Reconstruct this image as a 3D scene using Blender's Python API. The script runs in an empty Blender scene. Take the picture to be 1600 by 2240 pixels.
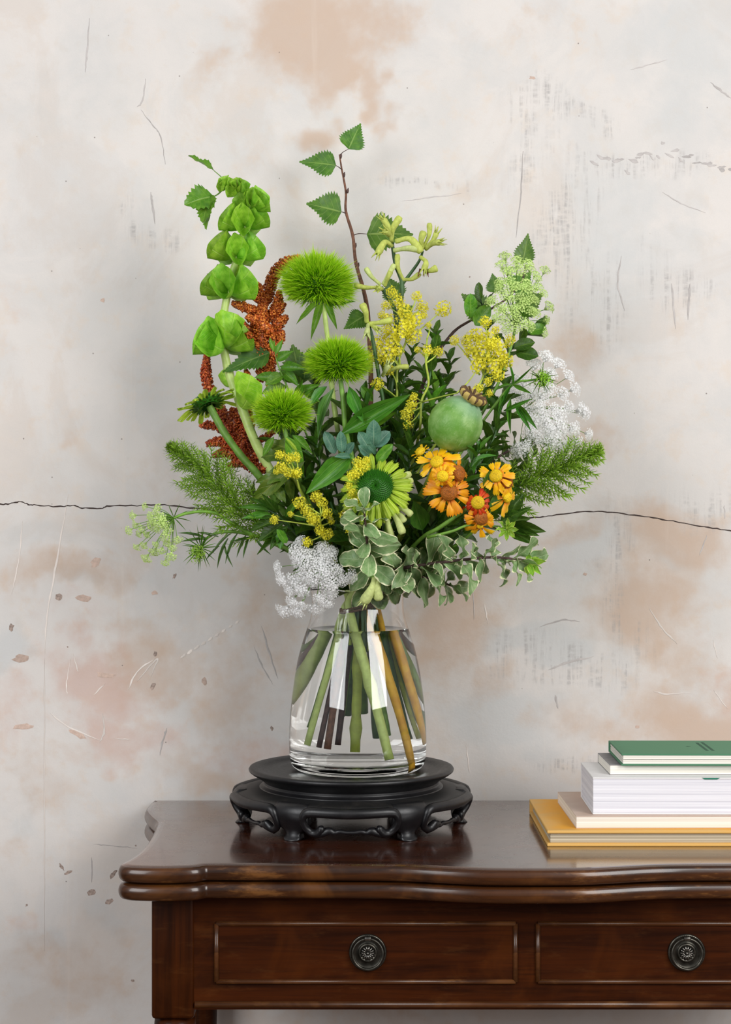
import bpy, bmesh, math, random
import numpy as np
from mathutils import Vector, Matrix, Quaternion, noise

random.seed(7)
np.random.seed(7)
PI = math.pi
scn = bpy.context.scene
C = scn.collection

# ------------------------------------------------------------------ camera
F = 3700.0                       # focal length in pixels of the 1600 x 2240 frame
CAMZ = 1.187
cam = bpy.data.cameras.new('camera')
cam.sensor_fit = 'HORIZONTAL'
cam.sensor_width = 36.0
cam.lens = F / 1600.0 * 36.0
cam.clip_start = 0.05
camo = bpy.data.objects.new('camera', cam)
camo.location = (0, 0, CAMZ)
camo.rotation_euler = (PI / 2, 0, 0)
C.objects.link(camo)
scn.camera = camo

# ------------------------------------------------------------------ light
world = bpy.data.worlds.new('world')
scn.world = world
world.use_nodes = True
bg = world.node_tree.nodes['Background']
bg.inputs[0].default_value = (0.95, 0.97, 1.0, 1)
bg.inputs[1].default_value = 0.26


def window_light(name, loc, target, w, h, power, col):
    l = bpy.data.lights.new(name, 'AREA')
    l.shape = 'RECTANGLE'
    l.size = w
    l.size_y = h
    l.energy = power
    l.color = col
    o = bpy.data.objects.new(name, l)
    o.location = loc
    o.rotation_euler = (Vector(target) - Vector(loc)).to_track_quat('-Z', 'Y').to_euler()
    C.objects.link(o)
    return o


window_light('window_daylight', (1.8, 0.1, 2.12), (0.0, 2.4, 1.3), 1.5, 1.9, 76, (1.0, 0.99, 0.975))
window_light('window_daylight', (-1.75, 0.0, 2.12), (0.0, 2.4, 1.3), 1.5, 1.9, 58, (0.97, 0.985, 1.0))

scn.view_settings.view_transform = 'Standard'
scn.view_settings.look = 'None'
scn.view_settings.gamma = 1.0
scn.view_settings.use_curve_mapping = False
scn.view_settings.exposure = 0.0
scn.cycles.max_bounces = 16
scn.cycles.transmission_bounces = 14
scn.cycles.transparent_max_bounces = 16
scn.cycles.caustics_refractive = True
scn.cycles.caustics_reflective = True

# ------------------------------------------------------------------ helpers
DC = 2.385                       # depth of the vase axis
WALLY = 2.58
TZ = 0.75                        # table top


def P(px, py, d):
    return Vector(((px - 800.0) / F * d, d, CAMZ - (py - 1120.0) / F * d))


def S(px, d=DC):
    return px * d / F


def lerp(a, b, t):
    return a + (b - a) * t


def lin(r, g, b):
    f = lambda c: (c / 255.0) / 12.92 if c <= 10 else ((c / 255.0 + 0.055) / 1.055) ** 2.4
    return (f(r), f(g), f(b), 1.0)


class NT:
    """small node-tree writer"""
    def __init__(s, name):
        s.m = bpy.data.materials.new(name)
        s.m.use_nodes = True
        s.t = s.m.node_tree
        s.b = s.t.nodes['Principled BSDF']
        s.out = s.t.nodes['Material Output']

    def n(s, typ, **kw):
        o = s.t.nodes.new(typ)
        for k, v in kw.items():
            setattr(o, k, v)
        return o

    def l(s, a, b):
        s.t.links.new(a, b)

    def val(s, sock, v):
        if hasattr(v, 'is_linked') or isinstance(v, bpy.types.NodeSocket):
            s.l(v, sock)
        else:
            sock.default_value = v

    def math(s, op, a, b=0.0, c=None, clamp=False):
        o = s.n('ShaderNodeMath', operation=op, use_clamp=clamp)
        s.val(o.inputs[0], a)
        s.val(o.inputs[1], b)
        if c is not None:
            s.val(o.inputs[2], c)
        return o.outputs[0]

    def mix(s, f, a, b, blend='MIX'):
        o = s.n('ShaderNodeMix', data_type='RGBA', blend_type=blend)
        s.val(o.inputs[0], f)
        s.val(o.inputs[6], a)
        s.val(o.inputs[7], b)
        return o.outputs[2]

    def noise(s, vec, scale, detail=3.0, rough=0.55, dist=0.0):
        o = s.n('ShaderNodeTexNoise')
        if vec is not None:
            s.l(vec, o.inputs['Vector'])
        o.inputs['Scale'].default_value = scale
        o.inputs['Detail'].default_value = detail
        o.inputs['Roughness'].default_value = rough
        o.inputs['Distortion'].default_value = dist
        return o.outputs[0]

    def mapping(s, vec, scale=(1, 1, 1), loc=(0, 0, 0), rot=(0, 0, 0)):
        o = s.n('ShaderNodeMapping')
        s.l(vec, o.inputs[0])
        o.inputs['Scale'].default_value = scale
        o.inputs['Location'].default_value = loc
        o.inputs['Rotation'].default_value = rot
        return o.outputs[0]

    def step(s, x, a, b):
        o = s.n('ShaderNodeMapRange', interpolation_type='SMOOTHSTEP')
        s.val(o.inputs[0], x)
        o.inputs[1].default_value = a
        o.inputs[2].default_value = b
        return o.outputs[0]

    def bump(s, h, strength=0.3, dist=0.001):
        o = s.n('ShaderNodeBump')
        o.inputs['Strength'].default_value = strength
        o.inputs['Distance'].default_value = dist
        s.l(h, o.inputs['Height'])
        s.l(o.outputs[0], s.b.inputs['Normal'])
        return o.outputs[0]

    def coord(s, k='Object'):
        return s.n('ShaderNodeTexCoord').outputs[k]

    def geo_pos(s):
        return s.n('ShaderNodeNewGeometry').outputs['Position']

    def set(s, **kw):
        for k, v in kw.items():
            s.val(s.b.inputs[k.replace('_', ' ')], v)
        return s.m


def mat_plain(name, col, rough=0.5, var=0.25, scale=60.0, translucent=0.0, metallic=0.0, spec=0.5, rand=0.15):
    """plain coloured surface with a noise and a per-object variation"""
    t = NT(name)
    nz = t.noise(t.coord(), scale, 3)
    ri = t.n('ShaderNodeObjectInfo').outputs['Random']
    dark = tuple(c * (1 - var) for c in col[:3]) + (1,)
    lite = tuple(min(1, c * (1 + var)) for c in col[:3]) + (1,)
    c = t.mix(t.step(nz, 0.3, 0.7), dark, lite)
    hv = t.n('ShaderNodeHueSaturation')
    t.l(c, hv.inputs['Color'])
    t.l(t.math('MULTIPLY_ADD', ri, 2 * rand, 1 - rand), hv.inputs['Value'])
    t.l(hv.outputs[0], t.b.inputs['Base Color'])
    t.set(Roughness=rough, Metallic=metallic, Specular_IOR_Level=spec)
    if translucent > 0:
        tr = t.n('ShaderNodeBsdfTranslucent')
        t.l(hv.outputs[0], tr.inputs[0])
        mx = t.n('ShaderNodeMixShader')
        mx.inputs[0].default_value = translucent
        t.l(t.b.outputs[0], mx.inputs[1])
        t.l(tr.outputs[0], mx.inputs[2])
        t.l(mx.outputs[0], t.out.inputs[0])
    return t.m


def mat_leaf(name, c1, c2, vein, rough=0.42, transl=0.22, nv=7.0, veinamt=0.5, edge=None, edge_w=0.72, tip=None, spec=0.45, hue=0.012):
    t = NT(name)
    uv = t.n('ShaderNodeUVMap').outputs[0]
    sp = t.n('ShaderNodeSeparateXYZ')
    t.l(uv, sp.inputs[0])
    u, v = sp.outputs[0], sp.outputs[1]
    a = t.math('MULTIPLY', t.math('ABSOLUTE', t.math('SUBTRACT', u, 0.5)), 2.0)
    oi = t.n('ShaderNodeObjectInfo').outputs['Random']
    nz = t.noise(t.coord(), 3.5, 4)
    base = t.mix(t.step(nz, 0.3, 0.72), c1, c2)
    if tip is not None:
        base = t.mix(t.step(v, 0.45, 0.95), base, tip)
    mid = t.math('SUBTRACT', 1.0, t.step(a, 0.025, 0.085))
    ph = t.math('SUBTRACT', t.math('MULTIPLY', v, nv), t.math('MULTIPLY', a, 1.5))
    sv = t.step(t.math('SINE', t.math('MULTIPLY', ph, 2 * PI)), 0.86, 1.0)
    vv = t.math('MAXIMUM', mid, t.math('MULTIPLY', sv, 0.45))
    col = t.mix(t.math('MULTIPLY', vv, veinamt), base, vein)
    if edge is not None:
        an = t.math('ADD', a, t.math('MULTIPLY', t.math('SUBTRACT', t.noise(t.coord(), 5.0, 2), 0.5), 0.55))
        col = t.mix(t.step(an, edge_w, edge_w + 0.12), col, edge)
    hv = t.n('ShaderNodeHueSaturation')
    t.l(col, hv.inputs['Color'])
    t.l(t.math('MULTIPLY_ADD', oi, 2 * hue, 0.5 - hue), hv.inputs['Hue'])
    t.l(t.math('MULTIPLY_ADD', t.math('FRACT', t.math('MULTIPLY', oi, 7.31)), 0.42, 0.8), hv.inputs['Value'])
    t.l(hv.outputs[0], t.b.inputs['Base Color'])
    t.set(Roughness=rough, Specular_IOR_Level=spec)
    nrm = t.bump(t.math('MULTIPLY', vv, -1.0), 0.35, 0.02)
    tr = t.n('ShaderNodeBsdfTranslucent')
    t.l(t.mix(0.35, hv.outputs[0], (0.45, 0.75, 0.08, 1), 'MIX'), tr.inputs[0])
    mx = t.n('ShaderNodeMixShader')
    mx.inputs[0].default_value = transl
    t.l(t.b.outputs[0], mx.inputs[1])
    t.l(tr.outputs[0], mx.inputs[2])
    t.l(mx.outputs[0], t.out.inputs[0])
    return t.m


class MB:
    """collects geometry for one mesh"""
    def __init__(s):
        s.v = []
        s.f = []
        s.uv = None

    def add(s, vs, fs):
        o = len(s.v)
        s.v += [tuple(p) for p in vs]
        s.f += [tuple(i + o for i in f) for f in fs]

    def box(s, x0, x1, y0, y1, z0, z1):
        s.add([(x, y, z) for z in (z0, z1) for y in (y0, y1) for x in (x0, x1)],
              [(0, 2, 3, 1), (4, 5, 7, 6), (0, 1, 5, 4), (2, 6, 7, 3), (0, 4, 6, 2), (1, 3, 7, 5)])

    def tube(s, pts, rad, seg=8, cap=True, flat=1.0):
        pts = [Vector(p) for p in pts]
        n = len(pts)
        if not hasattr(rad, '__len__'):
            rad = [rad] * n
        T = []
        for i in range(n):
            d = pts[min(i + 1, n - 1)] - pts[max(i - 1, 0)]
            T.append(d.normalized() if d.length > 1e-9 else Vector((0, 0, 1)))
        up = Vector((0, 0, 1)) if abs(T[0].z) < 0.9 else Vector((1, 0, 0))
        a = T[0].cross(up).normalized()
        vs, fs = [], []
        for i in range(n):
            if i:
                q = T[i - 1].rotation_difference(T[i])
                a = q @ a
            a = (a - T[i] * a.dot(T[i])).normalized()
            b = T[i].cross(a)
            for k in range(seg):
                t = 2 * PI * k / seg
                vs.append(pts[i] + (a * math.cos(t) + b * math.sin(t) * flat) * rad[i])
        for i in range(n - 1):
            for k in range(seg):
                k2 = (k + 1) % seg
                fs.append((i * seg + k, i * seg + k2, (i + 1) * seg + k2, (i + 1) * seg + k))
        if cap:
            fs.append(tuple(range(seg - 1, -1, -1)))
            fs.append(tuple((n - 1) * seg + k for k in range(seg)))
        s.add(vs, fs)

    def lathe(s, prof, seg=48, c=(0, 0, 0), rfun=None):
        """prof: list of (r, z); r = 0 closes the end"""
        vs, fs, rows = [], [], []
        for r, z in prof:
            if r <= 1e-7:
                rows.append([len(vs)])
                vs.append((c[0], c[1], c[2] + z))
            else:
                row = []
                for k in range(seg):
                    t = 2 * PI * k / seg
                    rr = r * (rfun(t, z) if rfun else 1)
                    row.append(len(vs))
                    vs.append((c[0] + rr * math.cos(t), c[1] + rr * math.sin(t), c[2] + z))
                rows.append(row)
        for A, B in zip(rows[:-1], rows[1:]):
            for k in range(seg):
                k2 = (k + 1) % seg
                if len(A) == 1 and len(B) == 1:
                    continue
                if len(A) == 1:
                    fs.append((A[0], B[k2], B[k]))
                elif len(B) == 1:
                    fs.append((A[k], A[k2], B[0]))
                else:
                    fs.append((A[k], A[k2], B[k2], B[k]))
        s.add(vs, fs)

    def mesh(s, name, mat, smooth=True):
        me = bpy.data.meshes.new(name)
        me.from_pydata(s.v, [], s.f)
        if s.uv is not None:
            ul = me.uv_layers.new(name='UVMap')
            li = np.zeros(len(me.loops), dtype=np.int32)
            me.loops.foreach_get('vertex_index', li)
            ul.data.foreach_set('uv', np.array(s.uv, dtype=np.float32)[li].ravel())
        if mat is not None:
            me.materials.append(mat)
        me.polygons.foreach_set('use_smooth', [smooth] * len(me.polygons))
        me.update()
        return me


WM = {}      # world matrix of every object made here


def link(name, data, M, parent=None, kind=None):
    o = bpy.data.objects.new(name, data)
    C.objects.link(o)
    WM[o] = M
    if parent is not None:
        o.parent = parent
        o.matrix_basis = WM[parent].inverted() @ M
    else:
        o.matrix_basis = M
    if kind:
        o['kind'] = kind
    return o


I4 = Matrix.Identity(4)


def part(name, mb, mat, parent, smooth=True, kind=None, M=None):
    """a mesh whose vertices are world coordinates (M = None) or local ones"""
    if M is None:
        vs = np.array(mb.v)
        c = Vector(((vs.min(0) + vs.max(0)) / 2).tolist())
        mb.v = [tuple(Vector(p) - c) for p in mb.v]
        M = Matrix.Translation(c)
    return link(name, mb.mesh(name, mat, smooth), M, parent, kind)


def thing(name, label, cat, loc, group=None):
    o = link(name, None, Matrix.Translation(Vector(loc)))
    o.empty_display_size = 0.02
    return tag(o, label, cat, group)


def tag(o, label, cat, group=None):
    o['label'] = label
    o['category'] = cat
    if group:
        o['group'] = group
    return o


def spline(pts, sub=5, closed=False):
    """Catmull-Rom through points of any dimension"""
    A = [np.array(p, dtype=float) for p in pts]
    n = len(A)
    out = []
    rng = range(n) if closed else range(n - 1)
    for i in rng:
        if closed:
            p0, p1, p2, p3 = A[(i - 1) % n], A[i], A[(i + 1) % n], A[(i + 2) % n]
        else:
            p1, p2 = A[i], A[i + 1]
            p0 = A[i - 1] if i > 0 else 2 * p1 - p2
            p3 = A[i + 2] if i + 2 < n else 2 * p2 - p1
        for k in range(sub):
            t = k / sub
            out.append(0.5 * ((2 * p1) + (p2 - p0) * t + (2 * p0 - 5 * p1 + 4 * p2 - p3) * t * t + (3 * p1 - p0 - 3 * p2 + p3) * t ** 3))
    if not closed:
        out.append(A[-1])
    return out


def bevel_box(dx, dy, dz, w=0.001, seg=2):
    bm = bmesh.new()
    bmesh.ops.create_cube(bm, size=1.0)
    bmesh.ops.scale(bm, vec=(dx, dy, dz), verts=bm.verts)
    bmesh.ops.bevel(bm, geom=bm.edges[:], offset=w, segments=seg, affect='EDGES', profile=0.5)
    mb = MB()
    mb.v = [tuple(v.co) for v in bm.verts]
    mb.f = [tuple(v.index for v in f.verts) for f in bm.faces]
    bm.free()
    return mb


def box_part(name, x0, x1, y0, y1, z0, z1, mat, parent, w=0.001, smooth=False, kind=None):
    mb = bevel_box(x1 - x0, y1 - y0, z1 - z0, w)
    return link(name, mb.mesh(name, mat, smooth), Matrix.Translation(((x0 + x1) / 2, (y0 + y1) / 2, (z0 + z1) / 2)), parent, kind)


# ------------------------------------------------------------------ the wall
def smooth_field(nx, ny, cx, cy, seed):
    rs = np.random.RandomState(seed)
    g = rs.rand(cy + 3, cx + 3)
    X = np.linspace(0, cx, nx)
    Y = np.linspace(0, cy, ny)
    xi, yi = X.astype(int), Y.astype(int)
    fx, fy = X - xi, Y - yi
    fx = fx * fx * (3 - 2 * fx)
    fy = fy * fy * (3 - 2 * fy)
    a = g[np.ix_(yi, xi)] * (1 - fx) + g[np.ix_(yi, xi + 1)] * fx
    b = g[np.ix_(yi + 1, xi)] * (1 - fx) + g[np.ix_(yi + 1, xi + 1)] * fx
    return a * (1 - fy)[:, None] + b * fy[:, None]


def fbm(nx, ny, c, seed, octv=5):
    o = np.zeros((ny, nx))
    w = 0.5
    for k in range(octv):
        o += w * (smooth_field(nx, ny, c * 2 ** k, int(c * 1.4) * 2 ** k, seed + k) - 0.5)
        w *= 0.55
    return o


def make_wall():
    fx = np.linspace(-0.60, 0.60, 401)
    fz = np.linspace(0.30, 2.05, 561)
    xs = np.concatenate([np.linspace(-3, -0.62, 24), fx, np.linspace(0.62, 3, 24)])
    zs = np.concatenate([np.linspace(0, 0.28, 6), fz, np.linspace(2.08, 2.9, 12)])
    nx, nz = len(xs), len(zs)
    XX, ZZ = np.meshgrid(xs, zs)
    px = 800 + XX / WALLY * F
    py = 1120 - (ZZ - CAMZ) / WALLY * F
    w1, w2 = fbm(nx, nz, 9, 11), fbm(nx, nz, 9, 31)
    w3 = fbm(nx, nz, 5, 57)
    qx, qy = px + 240 * w1, py + 240 * w2

    def blobs(lst):
        o = np.zeros_like(px)
        for x, y, rx, ry, s in lst:
            d = np.sqrt(((qx - x) / rx) ** 2 + ((qy - y) / ry) ** 2)
            o = np.maximum(o, s * np.clip(1.35 - d, 0, 1))
        return o
    beige = blobs([(690, 60, 210, 130, 1.0), (760, 150, 110, 70, .9), (835, 215, 40, 70, .8), (690, 305, 75, 60, .85), (850, 300, 30, 55, .6),
                   (470, 150, 70, 70, .45), (1180, 60, 160, 70, .35), (1060, 440, 70, 60, .3), (1250, 770, 100, 90, .6), (1320, 920, 80, 50, .55),
                   (1500, 1210, 170, 120, .95), (1230, 1150, 160, 60, .7), (1440, 1350, 180, 130, .9), (1010, 1370, 150, 170, .8), (1500, 1560, 220, 130, .9),
                   (1110, 1500, 100, 70, .6), (580, 1330, 140, 150, .7), (150, 935, 40, 40, .5), (500, 1480, 140, 140, .6), (150, 2100, 200, 120, .55), (80, 1680, 120, 90, .5),
                   (140, 1290, 180, 60, .85), (320, 1450, 150, 80, .7), (430, 1650, 220, 70, .7), (20, 1850, 80, 60, .5), (60, 2060, 100, 60, .5),
                   (250, 2000, 120, 90, .4), (560, 400, 60, 90, .3), (1290, 1600, 120, 60, .6), (700, 2180, 500, 40, .5)])
    pink = blobs([(210, 1490, 130, 90, 1.0), (260, 1590, 170, 70, .8), (40, 1560, 90, 110, .6), (30, 650, 60, 300, .35), (180, 1370, 100, 40, .5),
                  (560, 1590, 160, 50, .6), (1540, 1480, 100, 80, .5), (20, 1990, 60, 60, .5), (480, 1180, 100, 60, .35)])
    blue = blobs([(60, 1430, 60, 70, .9), (190, 1310, 60, 35, .7), (30, 1750, 60, 120, .6), (1120, 1600, 160, 100, .9), (1290, 1200, 120, 120, .9), (1190, 1400, 140, 60, .9),
                  (1480, 1260, 60, 50, .9), (90, 2040, 120, 60, .6), (330, 1300, 60, 120, .5), (230, 1960, 60, 50, .6), (1560, 100, 200, 260, .6),
                  (1400, 500, 220, 300, .55), (220, 150, 200, 220, .45), (900, 330, 70, 80, .4), (1020, 100, 80, 60, .5), (80, 1200, 200, 60, .5)])
    scuff = blobs([(1290, 560, 90, 200, .9), (1220, 250, 80, 50, .8), (1330, 240, 60, 20, .9), (1410, 350, 190, 40, 1.0), (1480, 670, 50, 80, .9), (1130, 360, 40, 120, .6),
                   (1360, 1290, 40, 170, .7), (1400, 1400, 60, 40, .8), (1190, 1420, 70, 50, .9), (1240, 1480, 120, 30, .8), (335, 470, 18, 60, .9),
                   (1210, 1690, 70, 20, .8), (950, 430, 110, 12, .6), (380, 520, 60, 40, .5), (1550, 1100, 60, 70, .5)])
    verts = np.stack([XX.ravel(), np.full(XX.size, WALLY), ZZ.ravel()], 1)
    idx = np.arange(nx * nz).reshape(nz, nx)
    faces = np.stack([idx[:-1, :-1], idx[:-1, 1:], idx[1:, 1:], idx[1:, :-1]], -1).reshape(-1, 4)
    # slab: back face and rim so that the wall has thickness
    nb = len(verts)
    back = [(-3, WALLY + .12, 0), (3, WALLY + .12, 0), (3, WALLY + .12, 2.9), (-3, WALLY + .12, 2.9)]
    me = bpy.data.meshes.new('wall_back')
    allv = np.concatenate([verts, np.array(back)])
    fl = faces.tolist() + [(nb + 1, nb, nb + 3, nb + 2)]
    fl += [tuple([nb + 1] + [int(idx[k, -1]) for k in range(nz)] + [nb + 2]), tuple([nb + 3] + [int(idx[k, 0]) for k in range(nz - 1, -1, -1)] + [nb])]
    fl += [tuple([nb + 2] + [int(idx[-1, k]) for k in range(nx - 1, -1, -1)] + [nb + 3])]
    me.from_pydata(allv.tolist(), [], fl)
    at = me.color_attributes.new('stain', 'FLOAT_COLOR', 'POINT')
    col = np.zeros((len(allv), 4), dtype=np.float32)
    col[:nb, 0] = (beige * (1 + 0.5 * w3)).ravel()
    col[:nb, 1] = pink.ravel()
    col[:nb, 2] = blue.ravel()
    col[:nb, 3] = scuff.ravel()
    at.data.foreach_set('color', col.ravel())
    return me


def wall_material():
    t = NT('aged_plaster')
    pos = t.geo_pos()
    at = t.n('ShaderNodeAttribute', attribute_name='stain')
    sp = t.n('ShaderNodeSeparateColor')
    t.l(at.outputs['Color'], sp.inputs[0])
    beige, pink, blue, scuff = sp.outputs[0], sp.outputs[1], sp.outputs[2], at.outputs['Alpha']
    n1 = t.noise(pos, 7.0, 6, 0.6, 0.3)
    n2 = t.noise(pos, 26.0, 6, 0.62)
    n3 = t.noise(pos, 150.0, 4, 0.65)
    n4 = t.noise(pos, 700.0, 2, 0.5)
    base = t.mix(t.step(n1, 0.35, 0.66), lin(219, 213, 208), lin(211, 207, 203))
    base = t.mix(t.math('MULTIPLY', t.step(n2, 0.50, 0.70), 0.45), base, lin(218, 202, 186))
    n5 = t.noise(pos, 3.4, 9, 0.66, 1.0)
    n6 = t.noise(t.mapping(pos, (1, 1, 1), (9, 4, 2)), 4.2, 9, 0.66, 1.0)
    base = t.mix(t.math('MULTIPLY', t.step(n5, 0.50, 0.60), 0.30), base, lin(204, 188, 174))
    base = t.mix(t.math('MULTIPLY', t.step(n6, 0.50, 0.60), 0.32), base, lin(202, 201, 200))

    def brk(m, lo, hi):     # break the soft edge of a stain with the finer noises
        x = t.math('ADD', m, t.math('MULTIPLY', t.math('SUBTRACT', n2, 0.5), 0.75))
        x = t.math('ADD', x, t.math('MULTIPLY', t.math('SUBTRACT', n1, 0.5), 0.5))
        return t.step(x, lo, hi)
    base = t.mix(t.math('MULTIPLY', brk(blue, 0.25, 0.75), 0.55), base, lin(198, 200, 200))
    base = t.mix(t.math('MULTIPLY', brk(beige, 0.22, 0.95), 0.78), base, lin(199, 173, 152))
    base = t.mix(t.math('MULTIPLY', brk(pink, 0.25, 0.95), 0.62), base, lin(205, 171, 157))
    # trowel streaks and grey scuffs
    st = t.noise(t.mapping(pos, (130, 130, 9)), 1.0, 4, 0.7)
    st2 = t.noise(t.mapping(pos, (60, 60, 160), rot=(0, 0.5, 0)), 1.0, 3, 0.6)
    sc = t.math('MULTIPLY', t.step(st, 0.44, 0.68), t.step(st2, 0.30, 0.65))
    base = t.mix(t.math('MULTIPLY', t.math('MULTIPLY', sc, t.step(scuff, 0.0, 0.6)), 0.75), base, lin(166, 162, 160))
    st3 = t.noise(t.mapping(pos, (45, 45, 2.0), loc=(3, 1, 7)), 1.0, 4, 0.6)
    base = t.mix(t.math('MULTIPLY', t.step(st3, 0.58, 0.78), 0.22), base, lin(230, 218, 206))
    # freckles and pin holes
    vo = t.n('ShaderNodeTexVoronoi')
    t.l(pos, vo.inputs['Vector'])
    vo.inputs['Scale'].default_value = 46.0
    sep = t.n('ShaderNodeSeparateColor')
    t.l(vo.outputs['Color'], sep.inputs[0])
    dot = t.math('MULTIPLY', t.math('SUBTRACT', 1.0, t.step(vo.outputs['Distance'], 0.03, 0.07)), t.step(sep.outputs[0], 0.86, 0.88))
    base = t.mix(t.math('MULTIPLY', dot, 0.7), base, lin(110, 98, 92))
    base = t.mix(t.math('MULTIPLY', t.step(n3, 0.6, 0.75), 0.12), base, lin(176, 166, 158))
    base = t.mix(t.math('MULTIPLY', t.step(n4, 0.35, 0.7), 0.06), base, lin(180, 172, 168))
    t.l(base, t.b.inputs['Base Color'])
    t.set(Roughness=0.75, Specular_IOR_Level=0.25)
    h = t.math('ADD', t.math('MULTIPLY', n2, 0.6), t.math('MULTIPLY', n3, 0.25))
    h = t.math('SUBTRACT', h, t.math('MULTIPLY', dot, 0.4))
    t.bump(h, 0.22, 0.004)
    return t.m


M_WALL = wall_material()
wall_me = make_wall()
wall_me.materials.append(M_WALL)
wall = link('wall_back', wall_me, I4, None, 'structure')

M_CRACK = mat_plain('crack_dark', lin(62, 50, 46), 0.9, 0.2)
M_SCR_L = mat_plain('scratch_pale', lin(228, 218, 210), 0.8, 0.05)
M_SCR_D = mat_plain('scratch_grey', lin(186, 180, 177), 0.9, 0.12)
M_CHIP = mat_plain('chip_brown', lin(160, 142, 132), 0.9, 0.35, 300)
M_CHIPP = mat_plain('chip_pink', lin(198, 174, 160), 0.9, 0.12, 200)


def wall_pt(px, py, up=0.0004):
    p = P(px, py, WALLY)
    p.y = WALLY - up
    return p


def wall_line(name, pts, wpx, mat, jitter=0.8, sub=6, taper=True):
    rs = random.Random(int(pts[0][0] * 7 + pts[0][1]))
    sp = spline(pts, sub)
    mb = MB()
    n = len(sp)
    vs, fs = [], []
    for i, p in enumerate(sp):
        a, b = sp[max(0, i - 1)], sp[min(n - 1, i + 1)]
        d = Vector((b[0] - a[0], b[1] - a[1])).normalized()
        nn = Vector((-d.y, d.x))
        w = wpx * 0.5 * (0.6 + 0.8 * rs.random())
        if taper:
            w *= max(0.12, min(1, 5 * i / n, 5 * (n - 1 - i) / n))
        j = rs.uniform(-jitter, jitter)
        for s in (-1, 1):
            vs.append(wall_pt(p[0] + nn.x * (j + s * w), p[1] + nn.y * (j + s * w), 0.0003))
        vs.append(wall_pt(p[0] + nn.x * j, p[1] + nn.y * j, 0.0006))
    for i in range(n - 1):
        o = i * 3
        fs += [(o, o + 3, o + 5, o + 2), (o + 2, o + 5, o + 4, o + 1)]
    mb.add(vs, fs)
    return part(name, mb, mat, wall)


def wall_chip(px, py, w, h, ang, mat, seed):
    rs = random.Random(seed)
    n = 11
    vs = [wall_pt(px, py, 0.0009)]
    for k in range(n):
        a = 2 * PI * k / n
        r = rs.uniform(0.55, 1.1)
        x, y = math.cos(a) * w * r / 2, math.sin(a) * h * r / 2
        vs.append(wall_pt(px + x * math.cos(ang) - y * math.sin(ang), py + x * math.sin(ang) + y * math.cos(ang), 0.0002))
    mb = MB()
    mb.add(vs, [(0, 1 + k, 1 + (k + 1) % n) for k in range(n)])
    return part('plaster_chip', mb, mat, wall)


wall_line('wall_crack', [(-150, 1090), (-60, 1098), (0, 1103), (25, 1101), (45, 1097), (62, 1103), (80, 1105), (125, 1108), (160, 1106), (180, 1111), (220, 1112), (240, 1107),
                         (300, 1106), (350, 1104), (400, 1109), (440, 1113), (490, 1121), (560, 1128), (640, 1131), (760, 1136), (900, 1140), (1040, 1141), (1160, 1133), (1200, 1129), (1245, 1123),
                         (1290, 1119), (1340, 1121), (1400, 1129), (1450, 1136), (1510, 1147), (1560, 1155), (1610, 1163), (1700, 1180), (1800, 1188)], 2.5, M_CRACK, 1.1, 5, False)
for pts, w in [([(98, 1430), (103, 1350), (120, 1250), (150, 1080)], 3.2), ([(97, 2080), (97, 1800), (97, 1560), (98, 1440)], 2.2), ([(50, 1140), (40, 1230), (26, 1300)], 2.6),
               ([(110, 1560), (150, 1590), (220, 1620)], 3), ([(225, 1560), (228, 1600), (218, 1625)], 3.4), ([(250, 1615), (285, 1618)], 2.4), ([(155, 1440), (145, 1500), (148, 1520)], 2.4),
               ([(330, 1480), (345, 1440), (300, 1490)], 3), ([(205, 1520), (230, 1495)], 2), ([(1060, 1320), (1068, 1365)], 2.4), ([(1420, 1330), (1450, 1375), (1482, 1408)], 3),
               ([(1430, 1512), (1460, 1518), (1510, 1516)], 3), ([(1562, 1510), (1592, 1550)], 2.6), ([(1560, 1400), (1570, 1440)], 2), ([(1020, 1630), (1028, 1690)], 2.4),
               ([(160, 1430), (168, 1460), (172, 1470)], 2.2), ([(280, 1510), (300, 1470), (340, 1440)], 3.4)]:
    wall_line('plaster_scratch', pts, w, M_SCR_L, 0.8)
for k in range(9):
    wall_line('plaster_scratch', [(395 + k * 15, 1440 - k * 9.5), (407 + k * 14.5, 1430 - k * 9)], 5.0, M_SCR_L, 0.3, 4)
for pts, w in [([(572, 1368), (590, 1430), (608, 1485)], 3), ([(556, 1415), (575, 1460), (597, 1497)], 2.4), ([(1380, 152), (1420, 142), (1460, 130)], 2.4), ([(186, 158), (190, 120), (196, 40)], 3.4),
               ([(300, 235), (312, 220), (320, 172)], 2.6), ([(308, 240), (335, 275), (352, 300), (362, 360)], 1.8), ([(330, 420), (334, 450), (340, 490)], 4), ([(1200, 1465), (1245, 1448), (1300, 1436)], 5),
               ([(1035, 1290), (1038, 1355)], 1.6), ([(1555, 180), (1580, 200), (1600, 215)], 4), ([(1548, 1170), (1530, 1215)], 2.4), ([(1145, 330), (1140, 420), (1130, 520)], 2.6),
               ([(1215, 1520), (1222, 1550)], 5), ([(1585, 1105), (1586, 1135)], 3), ([(350, 1652), (358, 1615), (366, 1592)], 4), ([(1450, 420), (1490, 445), (1545, 465)], 2),
               ([(1360, 560), (1352, 620), (1368, 680)], 3), ([(1470, 620), (1478, 720)], 5), ([(1510, 620), (1506, 700)], 4), ([(1180, 1372), (1230, 1356), (1270, 1360)], 3),
               ([(300, 1855), (240, 1850), (205, 1846)], 1.6), ([(200, 1875), (201, 1930)], 2.2), ([(880, 440), (940, 432), (1010, 424)], 2.4)]:
    wall_line('plaster_scratch', pts, w, M_SCR_D, 1.0)
rsd = random.Random(5)
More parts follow.
